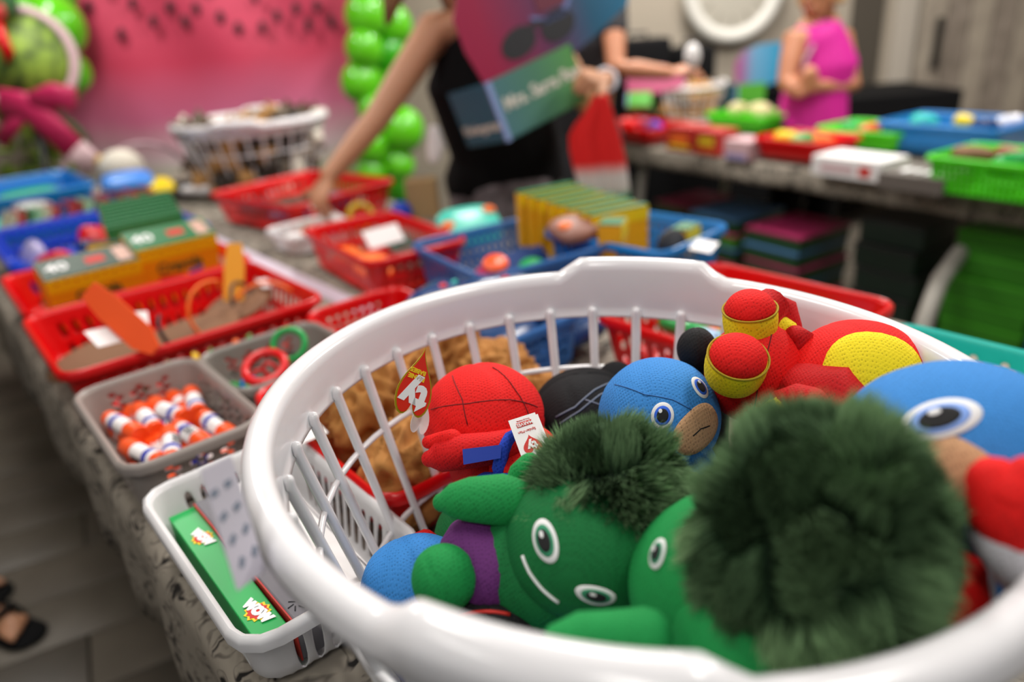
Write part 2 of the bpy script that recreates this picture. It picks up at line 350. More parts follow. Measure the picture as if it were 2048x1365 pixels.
# ---------------------------------------------------------------- moulded baskets
def rrect(a, b, r, per):   # points of a rounded rectangle, cell counts per side (long x, short y), 3 cells per corner
    pts = []; nx, ny = per
    cs = [(a-r, -b+r, -90), (a-r, b-r, 0), (-a+r, b-r, 90), (-a+r, -b+r, 180)]
    sides = [((-a+r, -b), (a-r, -b), nx), ((a, -b+r), (a, b-r), ny), ((a-r, b), (-a+r, b), nx), ((-a, b-r), (-a, -b+r), ny)]
    for k in range(4):
        (x0, y0), (x1, y1), n = sides[k]
        for i in range(n): pts.append((x0+(x1-x0)*i/n, y0+(y1-y0)*i/n, k, i))
        cx, cy, a0 = cs[k] if k else cs[0]
        for i in range(3):
            t = R(a0+30*i); pts.append((cx+r*math.cos(t), cy+r*math.sin(t), -1, i))
    return pts
def basket(name, label, cat, c, L, Wd, h, rz, m, style='oval', taper=.84, rim=.008, group=None, r=.028, cell=.0125, z=TZ+.003):
    t = thing(name, label, cat, (c[0], c[1], z), rz, group)
    a, b = L/2, Wd/2
    def evn(x): x = max(3, int(round(x))); return x if x % 2 else x+1
    cx = {'oval': .0125, 'tall': .0095, 'cross': .010, 'small': .009, 'solid': .04}[style]
    nx, ny = evn((L-2*r)/cx), evn((Wd-2*r)/cx)
    rows = {'oval': [0, .12, .36, .46, .78, .93, 1], 'tall': [0, .10, .5, .82, .93, 1], 'cross': [0]+[.1+.08*i for i in range(10)]+[.93, 1], 'small': [0, .15]+[.2+.1*i for i in range(7)]+[.92, 1], 'solid': [0, .5, 1]}[style]
    P0 = rrect(a, b, r, (nx, ny))
    B1 = B(); n = len(P0); rg = []
    for t_ in rows:
        k = taper+(1-taper)*t_
        rg.append(B1.ring([(x - (a*(1-k) if x > 0 else -a*(1-k)) if abs(x) > 1e-9 else x, y - (a*(1-k) if y > 0 else -a*(1-k)) if abs(y) > 1e-9 else y, t_*h) if False else (x*k, y*k, t_*h) for x, y, s, i in P0]))
    for j in range(len(rows)-1):
        for i in range(n):
            s, ii = P0[i][2], P0[i][3]; nn = nx if s in (0, 2) else ny
            hole = False
            if s >= 0 and 0 < ii < nn-1 or (s >= 0 and ii in (0, nn-1) and False):
                if style == 'oval': hole = ii % 2 == 1 and j in (1, 3)
                elif style == 'tall': hole = ii % 2 == 1 and j in (1, 2)
                elif style == 'cross': hole = 0 < j < 10 and ((ii+j) % 2 == 0) and (ii % 4 < 3)
                elif style == 'small': hole = 0 < j < 9 and ii % 2 == 1 and j % 2 == 1
            if not hole: B1.bm.faces.new((rg[j][i], rg[j][(i+1) % n], rg[j+1][(i+1) % n], rg[j+1][i]))
    B1.bm.faces.new(rg[0][::-1])
    B1.make('basket_wall', m, t, solid=.0022, sub=1)
    # rolled rim: a flat lip with a turned-down edge
    prof = [(-.001, -.001), (.0, .002), (rim*.5, .004), (rim, .002), (rim*1.15, -.003), (rim*1.1, -.011), (rim*.85, -.011), (rim*.8, -.002), (rim*.4, 0)]
    B2 = B(); rr = []
    P1 = rrect(a, b, r, (4, 4))
    for i, (x, y, s, ii) in enumerate(P1):
        nx_, ny_ = P1[(i+1) % len(P1)][0]-P1[i-1][0], P1[(i+1) % len(P1)][1]-P1[i-1][1]; l = math.hypot(nx_, ny_); ox, oy = ny_/l, -nx_/l
        rr.append(B2.ring([(x+ox*p, y+oy*p, h+q_) for p, q_ in prof]))
    for i in range(len(rr)): B2.bridge(rr[i], rr[(i+1) % len(rr)])
    B2.make('rim', m, t, auto=50)
    return t
def laundry(label, c, rad, rbase, h, nrod, hump_ang, z=TZ+.003, group=None, fine=True, mt=None, cat='laundry basket'):
    mt = mt or WHITE
    t = thing('laundry_basket', label, cat, (c[0], c[1], z), 0, group)
    s = rad/.29
    N = 144 if fine else 72
    prof = [(-.0155, -.054), (-.013, -.052), (-.0125, -.04), (-.0122, -.012), (-.0105, -.004), (-.006, 0), (0, .0012), (.005, 0), (.0095, -.003), (.0120, -.009), (.013, -.016), (.014, -.021), (.0122, -.022), (.0108, -.016), (.009, -.010), (.005, -.005), (-.005, -.004), (-.0082, -.010), (-.0100, -.04), (-.0125, -.053)]
    def hump(a):
        d = abs((a-hump_ang+math.pi/2) % math.pi - math.pi/2)       # two opposite grips
        x = min(1, max(0, (R(18.5)-d)/R(5))); return x*x*(3-2*x)
    b = B(); rr = []
    for i in range(N):
        a = 2*math.pi*i/N; hz = hump(a)*.016; ca, sa = math.cos(a), math.sin(a)
        rr.append(b.ring([((rad+p*s+(hz*.25 if p > .01 else 0))*ca, (rad+p*s+(hz*.25 if p > .01 else 0))*sa, h+q_*s+(hz if q_ > -.02 else hz*.3 if q_ > -.045 and p > 0 else 0)) for p, q_ in prof]))
    for i in range(N): b.bridge(rr[i], rr[(i+1) % N])
    b.make('rim', mt, t)
    zt, zb = h-.052*s, .022
    rt = rad-.0160*s
    def rr_(z_): f = (z_-zb)/(zt-zb); return rbase+(rt-rbase)*(f**.9)
    for k in range(nrod):
        a = 2*math.pi*(k+.5)/nrod; ca, sa = math.cos(a), math.sin(a)
        path = []; rads = []
        for f in (1.03, 1.0, .9, .7, .5, .3, .12, 0):
            z_ = zb+(zt-zb)*f; q_ = rr_(min(z_, zt)); path.append((q_*ca, q_*sa, z_)); rads.append((.0054-.0012*(1-f))*s)
        if fine: B().capsule(path, rads, 8).make('rod', mt, t)
        else: B().tube(path, rads, 6).make('rod', mt, t)
    for f in (.25, .592):
        z_ = h*f; q_ = rr_(z_)+.002
        B().tube([(q_*math.cos(2*math.pi*i/72), q_*math.sin(2*math.pi*i/72), z_) for i in range(72)], .0034*s, 6, closed=True).make('hoop', mt, t)
    B().lathe([(0, 0), (rbase*.92, 0), (rbase+.004, .006), (rbase+.004, .026), (rbase-.004, .026), (rbase-.006, .008), (0, .006)], 64).make('base', mt, t, auto=40)
    return t
BC = V((.0795, .5205, 0)); BH = .272
lb = laundry('large round white laundry basket in front, heaped with plush toys', BC, .277, .210, BH, 34, R(36.5))
lb.rotation_euler = (0, 0, R(36)); lb.scale = (1, 1.095, 1)

def place(quad, z):   # centre, length, width, rotation of a basket whose rim corners are given on the table frame (u0,u1,v0,v1)
    u0, u1, v0, v1 = quad; c = T((u0+u1)/2, (v0+v1)/2); return c, v1-v0, u1-u0
def tb(name, label, quad, h, m, style, rot=0, cat='basket', taper=.90, **k):
    c, L, Wd = place(quad, 0)
    return basket(name, label, cat, c, L, Wd, h, TROT+rot, m, style, taper, **k)
GB = 'red storage baskets on the tables'
b_plane = tb('storage_basket', 'red plastic basket with orange foam gliders, closest red one to the aisle', (1.225, 1.585, .098, .532), .10, RED, 'oval')
b_crayon = tb('storage_basket', 'red plastic basket holding the yellow and green colouring boxes', (1.60, 1.96, .108, .545), .10, RED, 'oval')
b_blue = tb('storage_basket', 'royal blue basket behind the yellow and green boxes', (2.02, 2.56, .14, .60), .10, BLUE, 'oval')
b_glue = tb('storage_basket', 'grey perforated basket full of orange glue sticks', (.885, 1.175, .100, .268), .085, GREY, 'cross', taper=.9)
b_ring = tb('storage_basket', 'clear grey perforated basket of green and red toy rings', (.985, 1.165, .279, .475), .085, GREYT, 'cross', taper=.9)
b_book = tb('storage_basket', 'white slotted basket with boxed books at the table edge', (.515, .822, .100, .279), .08, WHITE2, 'tall', taper=.88)
b_tan = tb('storage_basket', 'red basket of tan suede behind the white laundry basket', (.60, .965, .292, .56), .085, RED, 'oval')
b_small = tb('storage_basket', 'small red basket with toy bits behind the grey basket', (1.0, 1.20, .485, .675), .085, RED, 'small')
b_snack = tb('storage_basket', 'red basket of brown and orange toys before the clear blue bin', (1.33, 1.735, .725, .965), .10, RED, 'oval', rot=R(-6))
b_clear = tb('storage_basket', 'clear blue perforated bin beside the red basket of toys', (1.02, 1.34, .80, 1.10), .11, BLUET, 'small', rot=R(-8))
b_sky = tb('storage_basket', 'sky blue basket of crayon boxes with a white tag', (.88, 1.20, 1.08, 1.325), .11, SKYB, 'small', rot=R(4))
b_far = tb('storage_basket', 'far red basket that the reaching hand is over', (2.06, 2.52, .80, 1.20), .10, RED, 'oval', rot=R(10))
b_party = tb('storage_basket', 'red basket of colourful toy packs right of the laundry basket', (.44, .775, .80, 1.125), .10, RED, 'oval')
b_teal = tb('storage_basket', 'teal perforated basket at the right edge of the near table', (.02, .40, .80, 1.05), .10, TEAL, 'cross')
b_card = tb('storage_basket', 'clear blue bin of bright cards seen through the rods', (.80, 1.0, .58, .80), .10, BLUET, 'small')
b_tray = tb('storage_tray', 'small white perforated tray beneath the reaching hand', (1.86, 2.02, .75, .95), .055, WHITE2, 'cross', cat='tray')
b_blueL = tb('storage_basket', 'bright blue bin at the far left end of the tables', (2.95, 3.45, .18, .52), .13, SKYB, 'solid')
b_cyan = tb('storage_basket', 'low teal bin with a green packet, far left', (2.62, 2.92, .17, .58), .07, TEAL, 'solid')
lb2 = laundry('far white laundry basket packed with brown toys before the pink backdrop', at(530, 380), .285, .20, .285, 30, R(95), fine=False)

def inb(t, x, y, z):   # world point from a basket's own frame
    rz = t.rotation_euler.z; l = t.location
    return V((l.x+x*math.cos(rz)-y*math.sin(rz), l.y+x*math.sin(rz)+y*math.cos(rz), l.z+z))

# ---------------------------------------------------------------- glue sticks
def glue(label):
    t = thing('glue_stick', label, 'glue stick', group='glue sticks in the grey basket')
    B().lathe([(0, -.041), (.0095, -.041), (.0105, -.039), (.0105, -.016), (0, -.016)], 16).make('cap', ORANGE, t, auto=40)
    B().lathe([(0, -.016), (.0092, -.016), (.0092, .03), (0, .03)], 16).make('barrel', PAPER, t, auto=40)
    B().lathe([(.0093, .012), (.0094, .012), (.0094, .021), (.0093, .021)], 16).make('blue_band', mat('glue_blue', '#2838b0', .4), t)
    b = B()
    for k in range(5): b.box((.0093, .0, -.010+.0045*k), (.0004, .009-(k % 2)*.003, .002))
    b.make('label_print', INK_K, t, smooth=False)
    b = B().lathe([(0, .03), (.0098, .03), (.0098, .041), (0, .041)], 16); b.make('twist_base', ORANGE, t, auto=40)
    return t
g0 = glue('glue stick with orange ends and blue band in the grey basket')
first = True; random.seed(11)
layer = [(0, .013), (1, .033), (2, .052)]
for lz, z_ in layer:
    rows_ = [(-.082, 4), (-.03, 4), (.03, 4), (.082, 4)] if lz < 2 else [(-.06, 4), (.045, 4)]
    for ry, n_ in rows_:
        for i in range(n_):
            x = (-.050+.033*i)*(.88+.06*lz)+random.uniform(-.003, .003); y = ry+random.uniform(-.006, .006)
            p = inb(b_glue, x, y, z_+random.uniform(0, .003)); a = (R(75) if i in (1, 2) and random.random() < .3 else 0)+random.uniform(-.3, .3)
            rt = (R(90)+random.uniform(-.08, .08), random.uniform(0, 6), TROT+a)
            rm = Euler((R(90)+random.uniform(-.05, .05), 0, TROT+a+(math.pi if random.random() < .4 else 0))).to_matrix() @ Euler((0, 0, random.uniform(0, 6))).to_matrix()
            gl_ = 'glue stick, %s from the aisle, %s row, %s layer of the grey basket' % (['first', 'second', 'third', 'fourth'][i], ['nearest', 'second', 'third', 'farthest'][rows_.index((ry, n_))*(1 if lz < 2 else 3)], ['bottom', 'middle', 'top'][lz])
            if first: g0.location = p; g0.rotation_euler = rm.to_euler(); first = False; g0['label'] = gl_
            else: dup(g0, p, 0, gl_, rot=rm.to_euler())
g0.scale = (1.3, 1.3, 1.13)
for o in list(COL.objects):
    if o.name.startswith('glue_stick'): o.scale = (1.3, 1.3, 1.13)

# ---------------------------------------------------------------- boxed books in the white basket
def boxed(name, label, cat, parts, c, rz, rot=None): pass
def bmat(x, y, z=0, a=0): return Matrix.Translation((x, y, z)) @ Matrix.Rotation(a, 4, 'Z')
def burst(t, x, y, z, s, word, rot):
    pts = []; n = 22
    for i in range(n): a = 2*math.pi*i/n; r_ = s*(1 if i % 2 else .78); pts.append((r_*math.cos(a)*1.15, r_*math.sin(a)))
    B().prism(pts, .0004, bmat(x, y, z, rot)).make('burst_print', INK_Y, t, smooth=False)
    B().prism([(p*.82, q*.82) for p, q in pts[::-1]][::-1], .0004, bmat(x, y, z+.0003, rot+.1)).make('burst_print', INK_R, t, smooth=False)
    text(word, s*1.05, INK_W, t, bmat(x, y, z+.001, rot), bold=.0015)
bz = TZ+.012
t = thing('game_box', 'bright green box printed with comic bursts in the white basket', 'box', inb(b_book, -.061, 0, .012), TROT)
B().box((0, 0, .022), (.030, .255, .044), bev=.001).make('carton', CARD_BG, t, smooth=False)
burst(t, .001, .06, .0443, .0115, 'WOW', R(-80)); burst(t, .001, -.092, .0443, .0125, 'WOW', R(-80))
t = thing('book_box', 'slim charcoal boxed book with a red edge in the white basket', 'book', inb(b_book, -.031, -.004, .012), TROT+R(1))
B().box((0, 0, .025), (.026, .258, .050), bev=.002).make('cover', CARD_K, t, smooth=False)
B().box((-.0135, 0, .025), (.0015, .258, .049)).make('red_edge', CARD_R, t, smooth=False)
b = B()
for k in range(7): a = k*.9; b.tube([(.0+.004*math.cos(a), -.112+.004*math.sin(a), .0504), (.0+.010*math.cos(a+.4), -.112+.010*math.sin(a+.4), .0504)], .0006, 5)
b.make('scribble_print', INK_K, t)
t = thing('white_box', 'long plain white box lying in the white basket', 'box', inb(b_book, .018, .004, .012), TROT-R(1))
B().box((0, 0, .024), (.064, .252, .048), bev=.0015).make('carton', CARD_W, t, smooth=False)
B().box((.029, 0, .0245), (.0012, .252, .0485)).make('fold_line', CARD_K, t, smooth=False)
# price tag clipped on the laundry basket rim
p0 = atd(492, 935, .53)
t = thing('price_tag', 'pale printed tag hanging from the left rim of the laundry basket', 'tag', atd(468, 1045, .47), rot=(R(75), R(8), R(72)))
B().box((0, 0, 0), (.026, .074, .0006), rot=(0, 0, R(-6)), bev=.0002).make('tag_card', mat('lilac_card', '#cfcad6', .5), t, smooth=False)
for k in range(4):
    for j in (-1, 1):
        B().box((j*.006, .022-.015*k, .0006), (.006, .004, .0003), rot=(0, 0, .3*k)).make('print_mark', FELT_G, t, smooth=False)

# ---------------------------------------------------------------- plush toys
def rel(b, root):
    for v in b.bm.verts: v.co -= root.location
    return b
def pball(b, c, d, rot=(0, 0, 0), seams=4, depth=.045, ph=0, u=48, v=30, sq=0):
    def fn(co):
        cr = Rm @ co; a = math.atan2(cr.y, cr.x)+ph; k = 1
        if seams:
            x = (a % (2*math.pi/seams)); x = min(x, 2*math.pi/seams-x); k = 1-depth*math.exp(-(x/.07)**2)
        k += .010*noise.noise(co*2.3+V(c)*30)
        return co*k
    Rm = Euler(rot).to_matrix(); b.ell(c, d, (0, 0, 0), u, v, fn); return b
def edir(c, d, px, py):     # unit direction (in the ellipsoid's scaled space) where the view ray meets it
    o = CAM-V(c); dr = (FWD + RT*((px-1024)/FPX) - UP*((py-682.5)/FPX))
    o = V((o.x/d[0], o.y/d[1], o.z/d[2])); q = V((dr.x/d[0], dr.y/d[1], dr.z/d[2]))
    A, Bq, Cq = q.dot(q), 2*o.dot(q), o.dot(o)-1; disc = Bq*Bq-4*A*Cq
    t = (-Bq-math.sqrt(max(0, disc)))/(2*A); return (o+q*t).normalized()
def patch(b, c, d, n, sx, sy, roll=0, off=1.016, expo=2.0, th=1.006):    # felt patch hugging an ellipsoid; sx, sy half sizes in metres
    n = V(n); tx = (RT-n*RT.dot(n)).normalized(); ty = n.cross(tx)
    X = tx*math.cos(roll)+ty*math.sin(roll); Y = ty*math.cos(roll)-tx*math.sin(roll)
    r_ = (d[0]+d[1]+d[2])/3; rings = []
    def P(x, y, o_): q = (n+X*(x/r_)+Y*(y/r_)).normalized(); return V(c)+V((q.x*d[0], q.y*d[1], q.z*d[2]))*o_
    N = 28; cen = b.bm.verts.new(P(0, 0, off*th-0))
    for f, o_ in ((.35, off), (.7, off), (.97, off), (1, off-.012)):
        rg = []
        for i in range(N):
            a = 2*math.pi*i/N; ca, sa = math.cos(a), math.sin(a); e_ = 2/expo
            rg.append(b.bm.verts.new(P(sx*f*math.copysign(abs(ca)**e_, ca), sy*f*math.copysign(abs(sa)**e_, sa), o_)))
        rings.append(rg)
    cen.co = P(0, 0, off)
    for i in range(N): b.bm.faces.new((cen, rings[0][i], rings[0][(i+1) % N]))
    for a_, b_ in zip(rings[:-1], rings[1:]): b.bridge(a_, b_)
    return b
def eye(root, c, d, px, py, w, h, roll, ring, lid=None):
    n = edir(c, d, px, py)
    e = rel(patch(B(), c, d, n, w, h, roll, 1.02), root).make('eye', FELT_W, root)
    def sub(nm, m, k, o_, dx=0, dy=0):
        q = patch(B(), c, d, edir(c, d, px+dx, py+dy), w*k, h*k, roll, o_); rel(q, root).make(nm, m, e)
    sub('iris', ring, .72, 1.028); sub('pupil', FELT_K, .5, 1.034); sub('eye_glint', FELT_W, .16, 1.040, -w*.18*FPX/.6, -h*.3*FPX/.6)
    return e
def seamline(b, c, d, pts, w, off=1.006):   # stitched line over an ellipsoid through picture points
    path = []
    ds = [edir(c, d, *p) for p in pts]
    for i in range(len(ds)-1):
        for k in range(4): q = ds[i].lerp(ds[i+1], k/4).normalized(); path.append(V(c)+V((q.x*d[0], q.y*d[1], q.z*d[2]))*off)
    q = ds[-1]; path.append(V(c)+V((q.x*d[0], q.y*d[1], q.z*d[2]))*off)
    b.tube(path, w, 6); return b
GP = 'plush toys in the laundry basket'
def plush(label, px, py, dist): return thing('plush_toy', label, 'plush toy', atd(px, py, dist), group=GP)
def fur(root, c, d, keep, count, length, seed, comb=(0, 0, 1), mat_=None, wid=.00055):
    rng = np.random.default_rng(seed); c = np.array(c); d = np.array(d)
    q = rng.normal(size=(count*3, 3)); q /= np.linalg.norm(q, axis=1)[:, None]
    q = q[np.array([keep(V(x)) for x in q])][:count]; n_ = len(q)
    base = c+q*d; nor = q/d; nor /= np.linalg.norm(nor, axis=1)[:, None]
    # clumps: strands lean towards one of a few hundred tuft directions
    K = 130; cc_ = rng.normal(size=(K, 3)); cc_ /= np.linalg.norm(cc_, axis=1)[:, None]
    lean = rng.normal(size=(K, 3)); tone = rng.random(K)
    idx = np.argmax(q @ cc_.T, axis=1)
    dr = nor*.8+lean[idx]*.40+np.array(comb)*.3+rng.normal(size=(n_, 3))*.12; dr /= np.linalg.norm(dr, axis=1)[:, None]
    tip_pull = (c+cc_[idx]*d*1.12-base)*.45
    L = length*(.75+.5*rng.random(n_))*(.7+.6*tone[idx])
    side = np.cross(dr, rng.normal(size=(n_, 3))); side /= np.linalg.norm(side, axis=1)[:, None]; side *= wid
    p0 = base; p1 = base+dr*(L*.5)[:, None]; p2 = base+dr*(L*.95)[:, None]+tip_pull*.35
    P_ = np.stack([p0-side, p0+side, p1-side*.8, p1+side*.8, p2], 1)-np.array(root.location)
    me = bpy.data.meshes.new('fur'); me.vertices.add(n_*5); me.vertices.foreach_set('co', P_.reshape(-1))
    k = np.arange(n_)*5
    lp = np.stack([k, k+1, k+3, k+2, k+2, k+3, k+4], 1).reshape(-1)
    me.loops.add(len(lp)); me.loops.foreach_set('vertex_index', lp.astype(np.int32))
    me.polygons.add(n_*2); st = np.stack([np.arange(n_)*7, np.arange(n_)*7+4], 1).reshape(-1); me.polygons.foreach_set('loop_start', st.astype(np.int32))
    me.update(calc_edges=True)
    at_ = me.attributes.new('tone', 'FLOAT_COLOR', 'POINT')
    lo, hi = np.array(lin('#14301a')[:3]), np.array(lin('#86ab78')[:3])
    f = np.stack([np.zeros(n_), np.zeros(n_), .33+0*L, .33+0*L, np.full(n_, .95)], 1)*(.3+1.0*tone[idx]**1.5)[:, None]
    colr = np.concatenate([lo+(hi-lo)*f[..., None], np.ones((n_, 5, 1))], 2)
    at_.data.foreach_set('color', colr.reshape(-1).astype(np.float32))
    me.polygons.foreach_set('use_smooth', [True]*len(me.polygons))
    me.materials.append(FURM); o = bpy.data.objects.new('fur', me); COL.objects.link(o); o.parent = root; o['kind'] = 'stuff'; return o
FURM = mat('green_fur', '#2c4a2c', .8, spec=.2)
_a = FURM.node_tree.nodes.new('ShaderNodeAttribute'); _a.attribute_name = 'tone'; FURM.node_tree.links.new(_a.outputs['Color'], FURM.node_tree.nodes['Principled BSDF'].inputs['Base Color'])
FURB = mat('fur_backing', '#1a2f1c', .9)

# red plush with a hang tag
c = atd(967, 838, .735); d = (.062, .060, .056)
p = plush('red plush toy with blue strap and heart-shaped hang tag, nearest the left rods', 967, 838, .735)
rel(pball(B(), c, d, (R(70), R(25), 0), seams=5, depth=.03), p).make('head', K_RED, p)
rel(B().capsule([atd(1035, 885, .675), atd(980, 898, .67), atd(915, 905, .67), atd(880, 914, .675), atd(860, 918, .68)], [.0135, .0155, .0165, .0145, .008], 16), p).make('arm', knit('arm_red_knit', '#cf1214'), p)
rel(B().capsule([atd(905, 878, .67), atd(880, 882, .675), atd(857, 885, .68)], [.009, .008, .0062], 12), p).make('thumb', K_RED, p)
rel(B().capsule([atd(1000, 985, .69), atd(960, 940, .735), atd(945, 900, .75)], [.024, .030, .030], 16), p).make('body', K_DRED, p)
b = B().capsule([atd(1062, 905, .695), atd(1035, 950, .685), atd(1030, 1010, .69), atd(1030, 1060, .70)], [.027, .028, .030, .036], 16); rel(b, p).make('torso', K_RED, p)
b = B().tube([atd(1046, 862, .668), atd(1020, 878, .662), atd(1005, 905, .660), atd(998, 935, .662), atd(1002, 962, .668)], [.006, .008, .0085, .008, .006], 10, flat=.6); rel(b, p).make('blue_band', K_BLU2, p)
b = B(); cs = [(925, 899), (1003, 890), (1001, 917), (927, 930)]; q4 = [atd(x, y, .650) for x, y in cs]
for i in range(5): pass
vv = [b.bm.verts.new(v) for v in q4]; b.bm.faces.new(vv); rel(b, p).make('blue_patch', mat('blue_satin', '#1237a8', .45), p, solid=.003, smooth=False)
rel(B().capsule([atd(1050, 1000, .665), atd(1010, 985, .665), atd(975, 975, .67)], [.020, .019, .014], 14), p).make('leg', K_BLU2, p)
b = B(); seamline(b, c, d, [(905, 752), (925, 800), (935, 850)], .0005, 1.004); seamline(b, c, d, [(985, 735), (1030, 780), (1060, 840)], .0005, 1.004); seamline(b, c, d, [(862, 820), (935, 808), (1020, 800), (1075, 815)], .0005, 1.004)
rel(b, p).make('seam', mat('red_thread', '#6a0a0a', .8), p)
hc = atd(831, 775, .655)
hx = (atd(855, 800, .655)-atd(812, 752, .655))
# heart tag: flat card facing the aisle, hung upside down
def heart(s): 
    o_ = []
    for i in range(40):
        t_ = 2*math.pi*i/40; o_.append((s*16*math.sin(t_)**3/16, s*(13*math.cos(t_)-5*math.cos(2*t_)-2*math.cos(3*t_)-math.cos(4*t_))/16))
    return o_
tgX = (atd(795, 800, .655)-atd(850, 815, .672)); tgY = (atd(824, 826, .66)-atd(838, 725, .66))
M = frame(hc-p.location, tgX, tgY)
if (M.to_3x3() @ V((0, 0, 1))).dot(CAM-hc) < 0: print('tag flipped')
ht = B().prism([(x*.66, y*1.2) for x, y in heart(.029)], .0006, Matrix.Translation((0, 0, .0))).make('hang_tag', GOLD, p, smooth=False); ht.matrix_local = M
o = B().prism([(x*.60, y*1.12) for x, y in heart(.029)], .0004, Matrix.Translation((0, 0, .0006))).make('tag_face', mat('tag_red', '#dc2a12', .4), ht, smooth=False)
text('ty', .034, INK_W, ht, bmat(-.000, .0085, .0012, R(-8)), bold=.0018)
text('BEANIE\nBABIES', .0056, INK_Y, ht, bmat(.002, -.0115, .0012, R(-4)), bold=.0002)
o = B().prism([(x*.45, y*.9) for x, y in heart(.022)], .0004).make('tag_back', PAPER, p, smooth=False); o.matrix_local = frame(atd(842, 836, .675)-p.location, tgX, tgY)
# woven label
LX = atd(1020, 905, .652)-atd(1072, 888, .655); LY = (atd(1066, 910, .652)-atd(1042, 838, .665))
Ml = frame(atd(1058, 873, .650)-p.location, LX, LY)
lab = B().box((0, 0, 0), (.0255, .040, .0005)).make('sewn_label', PAPER, p, smooth=False); lab.matrix_local = Ml
o = B().box((-.013, 0, -.0008), (.0035, .036, .0004)).make('label_back', PAPER, lab, smooth=False)
B().box((.0, -.0125, .0005), (.0145, .0046, .0003)).make('red_block', INK_R, lab, smooth=False)
text('MARVEL', .0043, PAPER, lab, bmat(0, -.0125, .0009), bold=.0001)
text('Spider-Man', .0036, INK_R, lab, bmat(0, -.0055, .0005))
text('TM & (C) MARVEL', .0016, INK_R, lab, bmat(0, -.0165, .0005))
o = B().prism([(x*.9, y) for x, y in heart(.0095)], .0003, bmat(0, .0085, .0003)).make('heart_print', INK_R, lab, smooth=False)
text('ty', .011, PAPER, lab, bmat(0, .0095, .0009), bold=.0006)

# black plush between
p = plush('black plush toy with thin grey piping beside the red one', 1180, 800, .80)
c = atd(1170, 830, .81); d = (.060, .055, .052)
rel(pball(B(), c, d, (0, R(20), 0), seams=4), p).make('body', K_BLK, p)
rel(pball(B(), atd(1232, 752, .83), (.020, .018, .016), seams=3), p).make('ear', K_BLK, p)
b = B()
seamline(b, c, d, [(1240, 762), (1190, 780), (1150, 815), (1112, 835)], .0009); seamline(b, c, d, [(1250, 772), (1200, 790), (1160, 822), (1120, 848)], .0009); seamline(b, c, d, [(1170, 800), (1205, 812), (1240, 800)], .0008)
rel(b, p).make('piping', FELT_G, p)
# black foot behind
p = plush('round black plush paw poking up between the blue and red toys', 1393, 698, .745)
rel(pball(B(), atd(1393, 698, .745), (.0195, .019, .022), seams=4, depth=.04), p).make('paw', K_BLK, p)
rel(B().capsule([atd(1400, 720, .76), atd(1400, 800, .79), atd(1390, 880, .81)], [.014, .03, .036], 14), p).make('body', K_BLK, p)

# blue plush with tan face, middle
p = plush('small sky-blue plush toy with a tan face, behind the green fur', 1318, 815, .715)
c = atd(1318, 832, .715); d = (.058, .058, .056)
rel(pball(B(), c, d, (R(60), 0, R(20)), seams=4, depth=.02), p).make('head', K_BLU, p)
b = patch(B(), c, d, edir(c, d, 1400, 862), .030, .022, R(35), 1.016, 2.4); rel(b, p).make('face_patch', K_TAN, p)
eye(p, c, d, 1400, 775, .0090, .0115, R(20), FELT_B); eye(p, c, d, 1325, 832, .0100, .0125, R(-10), FELT_B)
b = seamline(B(), c, d, [(1385, 872), (1400, 858), (1418, 852)], .0006, 1.014); rel(b, p).make('smile', FELT_K, p)
b = seamline(B(), c, d, [(1230, 770), (1290, 790), (1345, 800), (1385, 822)], .0005, 1.004); rel(b, p).make('seam', mat('blue_thread', '#2a5f9c', .8), p)
rel(B().capsule([atd(1330, 890, .74), atd(1340, 960, .77)], [.04, .055], 16), p).make('body', K_BLU, p)

# red and yellow plush lying on its back
p = plush('red and yellow plush toy lying feet up against the back rim', 1520, 740, .72)
c = atd(1510, 745, .725); d = (.047, .043, .050)
rel(pball(B(), c, d, (R(0), R(15), 0), seams=4, depth=.03), p).make('body', K_RED, p)
def foot(px, py, dist, r_, nrm, nm='foot'):
    c_ = atd(px, py, dist); z = V(nrm).normalized(); M = z.to_track_quat('Z', 'Y').to_matrix().to_4x4(); M.translation = c_
    pr = [(0, -.030), (r_*.80, -.028), (r_*.97, -.020), (r_*1.02, -.006), (r_*1.0, .003), (r_*.95, .007)]
    f_ = rel(B().lathe(pr, 36, M=M), p).make(nm, K_YEL, p, sub=1)
    pr = [(0, .0), (r_*.97, .001), (r_*.93, .008), (r_*.80, .014), (r_*.58, .019), (r_*.3, .0215), (0, .022)]
    rel(B().lathe(pr, 36, M=M), p).make('sole', K_RED, f_, sub=1)
    b_ = B(); b_.tube([M @ V((r_*.985*math.cos(a), r_*.985*math.sin(a), .0055)) for a in [2*math.pi*i/40 for i in range(40)]], .0010, 6, closed=True); rel(b_, p).make('seam', mat('yellow_thread', '#a88f14', .8), f_)
foot(1500, 628, .700, .0245, (-.12, -.12, 1)); foot(1474, 722, .660, .0265, (.02, -.45, 1))
rel(B().capsule([atd(1520, 650, .715), atd(1545, 610, .73), atd(1560, 620, .74), atd(1572, 660, .74)], [.014, .017, .016, .015], 14), p).make('arm', K_DRED, p)
rel(B().capsule([atd(1502, 665, .715), atd(1505, 700, .72)], [.024, .03], 14), p).make('leg', K_RED, p)
rel(B().capsule([atd(1560, 652, .725), atd(1578, 664, .722), atd(1588, 672, .724)], [.010, .010, .007], 12), p).make('cuff', K_YEL, p)
rel(B().capsule([atd(1590, 672, .715), atd(1606, 678, .712), atd(1600, 690, .712)], [.010, .010, .007], 12), p).make('hand', K_DRED, p)
rel(B().capsule([atd(1545, 832, .66), atd(1565, 815, .66), atd(1590, 812, .66)], [.012, .013, .012], 12), p).make('cuff', K_YEL, p)
rel(B().capsule([atd(1560, 800, .66), atd(1590, 800, .655), atd(1625, 806, .65)], [.009, .014, .013], 12), p).make('hand', K_DRED, p)
